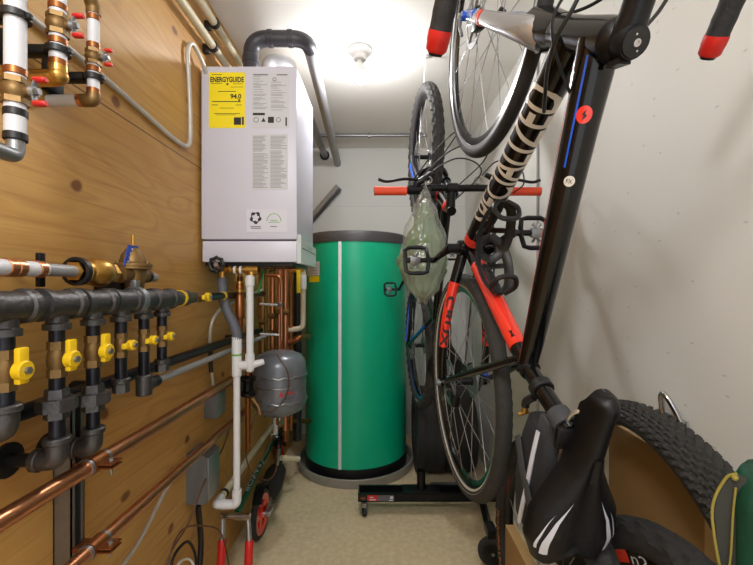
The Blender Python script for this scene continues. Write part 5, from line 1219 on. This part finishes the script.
def carton(name, lo, hi, label, flap):
    lo, hi = V(lo), V(hi); t = root(name, label, 'box', ((lo.x+hi.x)/2, (lo.y+hi.y)/2, lo.z))
    MB().box(lo, hi, .003).build('box_body', CARD, t)
    mb = MB(); c = (lo+hi)/2
    if flap == 'none': mb.box((lo.x+.001, lo.y, hi.z), (hi.x-.001, hi.y, hi.z+.0006))
    elif flap == 'top': mb.box((lo.x+.001, c.y-.025, hi.z), (hi.x-.001, c.y+.025, hi.z+.0006)); mb.box((lo.x-.0006, c.y-.025, hi.z-.06), (lo.x, c.y+.025, hi.z))
    else: mb.box((lo.x-.0006, c.y-.025, lo.z), (lo.x, c.y+.025, hi.z))
    mb.build('packing_tape', mat(name+'_tape', (176, 146, 98), .25), t)
carton('cardboard_box', (.645, .80, 0), (.715, 1.14, .90), 'tall flat cardboard box against the right wall behind the fat tyre', 'none')
carton('cardboard_carton', (.318, .52, 0), (.343, 1.035, .665), 'flat cardboard carton standing below the saddle, beside the edge-on wheel', 'none')
carton('low_carton', (.35, .30, 0), (.48, 1.25, .203), 'low cardboard carton on the floor carrying the loose wheels', 'top')

def loose_wheels():
    # wheel standing edge on, orange lettering
    c = V((.385, .928, .562)); Mw = Matrix.Translation(c) @ Matrix.Rotation(pi/2, 4, 'Z')
    t = root('bicycle_wheel', 'mountain bike wheel with orange sidewall lettering seen edge-on behind the saddle bag', 'wheel', c-V((0, 0, .34)))
    w1 = bike_wheel(t, Mw, 0, .345, .024, 'knob', RUBBER, BLACKM, .07, 20, name='tyre_casing', seg=168, rs=28)
    mb = MB(Mw); put_text(mb, 'CONTINENTAL', lambda u, v_: V(((.307+.020*v_)*cos(-.56+.66*u), .0262-.004*abs(v_-.5), (.307+.020*v_)*sin(-.56+.66*u)))); mb.build('tyre_lettering', ORANGE, w1, smooth=0)
    mb = MB(Mw); put_text(mb, 'RACE', lambda u, v_: V(((.279+.014*v_)*cos(.40+.22*u), .0135, (.279+.014*v_)*sin(.40+.22*u)))); mb.build('rim_decal', FRED, w1, smooth=0)
    # wheel turned towards the room, red rim decals
    c = V((.45, .58, .553)); Mw = Matrix.Translation(c) @ Matrix.Rotation(pi/2, 4, 'Z')
    t = root('bicycle_wheel', 'knobby bicycle wheel with red rim decals below the fat tyre', 'wheel', c-V((0, 0, .335)))
    w2 = bike_wheel(t, Mw, 0, .338, .0255, 'knob', RUBBER, BLACKM, .07, 24, rim_h=.03, name='tyre_casing', m_s=BLACKM, seg=152, rs=28)
    for a0, a1 in ((.90, 1.07), (1.42, 1.95), (2.4, 2.9)):
        mb = MB(Mw); n_ = 10; mb.rings([[V((rr*cos(a0+(a1-a0)*k/n_), y, rr*sin(a0+(a1-a0)*k/n_))) for rr, y in ((.270, .0095), (.290, .0122))] for k in range(n_+1)], False); mb.build('rim_decal', FRED, w2, smooth=0)
    mb = MB(Mw); put_text(mb, 'n2c', lambda u, v_: V(((.270+.018*v_)*cos(1.11+.26*u), .0108+.002*v_, (.270+.018*v_)*sin(1.11+.26*u)))); mb.build('rim_lettering', PAPER, w2, smooth=0)
loose_wheels()

def green_bag():
    t = root('green_bag', 'dark green nylon bag with a mesh side pocket by the right wall', 'bag', (.584, .50, .89))
    c = V((.577, .506, 0)); vd = V((.66, .75, 0)).normalized(); rd = V((.75, -.66, 0)).normalized(); R = []
    for i in range(19):
        f = i/18; z = .85+.180*f; s = 1-max(0, (f-.6)/.4)**3*.45; ring = []
        for k in range(36):
            a = 2*pi*k/36; c_, s_ = cos(a), sin(a); q = 1+.07*mnoise.noise(V((c_*2, s_*2, f*3)))
            ring.append(c+rd*.104*math.copysign(abs(c_)**.65, c_)*q*(s*.3+.7)+vd*.06*math.copysign(abs(s_)**.65, s_)*q*s+V((0, 0, z+.008*mnoise.noise(V((c_*3, s_*3, f*4))))))
        R.append(ring)
    MB().rings(R).build('bag_body', GREENBAG, t, smooth=70)
    e = c-rd*.098-vd*.03; P = lambda d, z: e-rd*d+V((0, 0, z-.014))
    mb = MB(); out = [(0, 1.036), (.012, 1.02), (.022, .985), (.018, .93), (.012, .89), (0, .875)]
    mb.rings([[P(-.012, z), P(d, z), P(d, z)+vd*.004, P(-.012, z)+vd*.004] for d, z in out]); mb.build('mesh_pocket', MESHN, t)
    MB().tube(catmull([P(-.002, 1.04)-vd*.004, P(.010, 1.028)-vd*.003, P(.0235, .985)-vd*.002, P(.020, .93)-vd*.002, P(.012, .885)-vd*.002], 6), .0019, 8).build('yellow_piping', PIPING, t)
    MB().tube(catmull([P(-.001, 1.02)-vd*.004, P(.002, .98)-vd*.004, P(.004, .93)-vd*.004, P(.008, .885)-vd*.003], 6), .0014, 8).build('yellow_piping', PIPING, t)
    MB().sphere(P(.0, 1.034)-vd*.005, .0045, seg=8).build('piping_knot', PIPING, t)
    mb = MB(); mb.tube(catmull([(.62, .50, 1.03), (.64, .50, 1.08), (.69, .50, 1.11), (XR-.004, .50, 1.12)], 6), .006, 8, flat=.5); mb.build('hanging_strap', FABRIC, t)
green_bag()

# hooks that carry the two hanging bicycles from the ceiling
for M_, x_, lab in ((MA, 1.005+.30, 'black ceiling hook carrying the drop-bar bicycle'), (MBK, 1.08+.305, 'thin white ceiling hook carrying the mountain bike')):
    q = M_ @ V((x_, 0, -.05 if M_ is MA else 0)); mb = MB()
    mb.tube(fillet([q+V((0, -.03, .03)), q+V((0, -.03, -.008)), q+V((0, .03, -.008)), (q.x, q.y+.03, q.z+.09), (q.x, q.y, q.z+.13), (q.x, q.y, ZC)], .02), .005, 8); mb.cyl((q.x, q.y, ZC-.01), (q.x, q.y, ZC), .02, seg=14)
    tag(mb.build('ceiling_hook', BLACKP if M_ is MA else PVC), lab, 'hook', 'ceiling hooks')
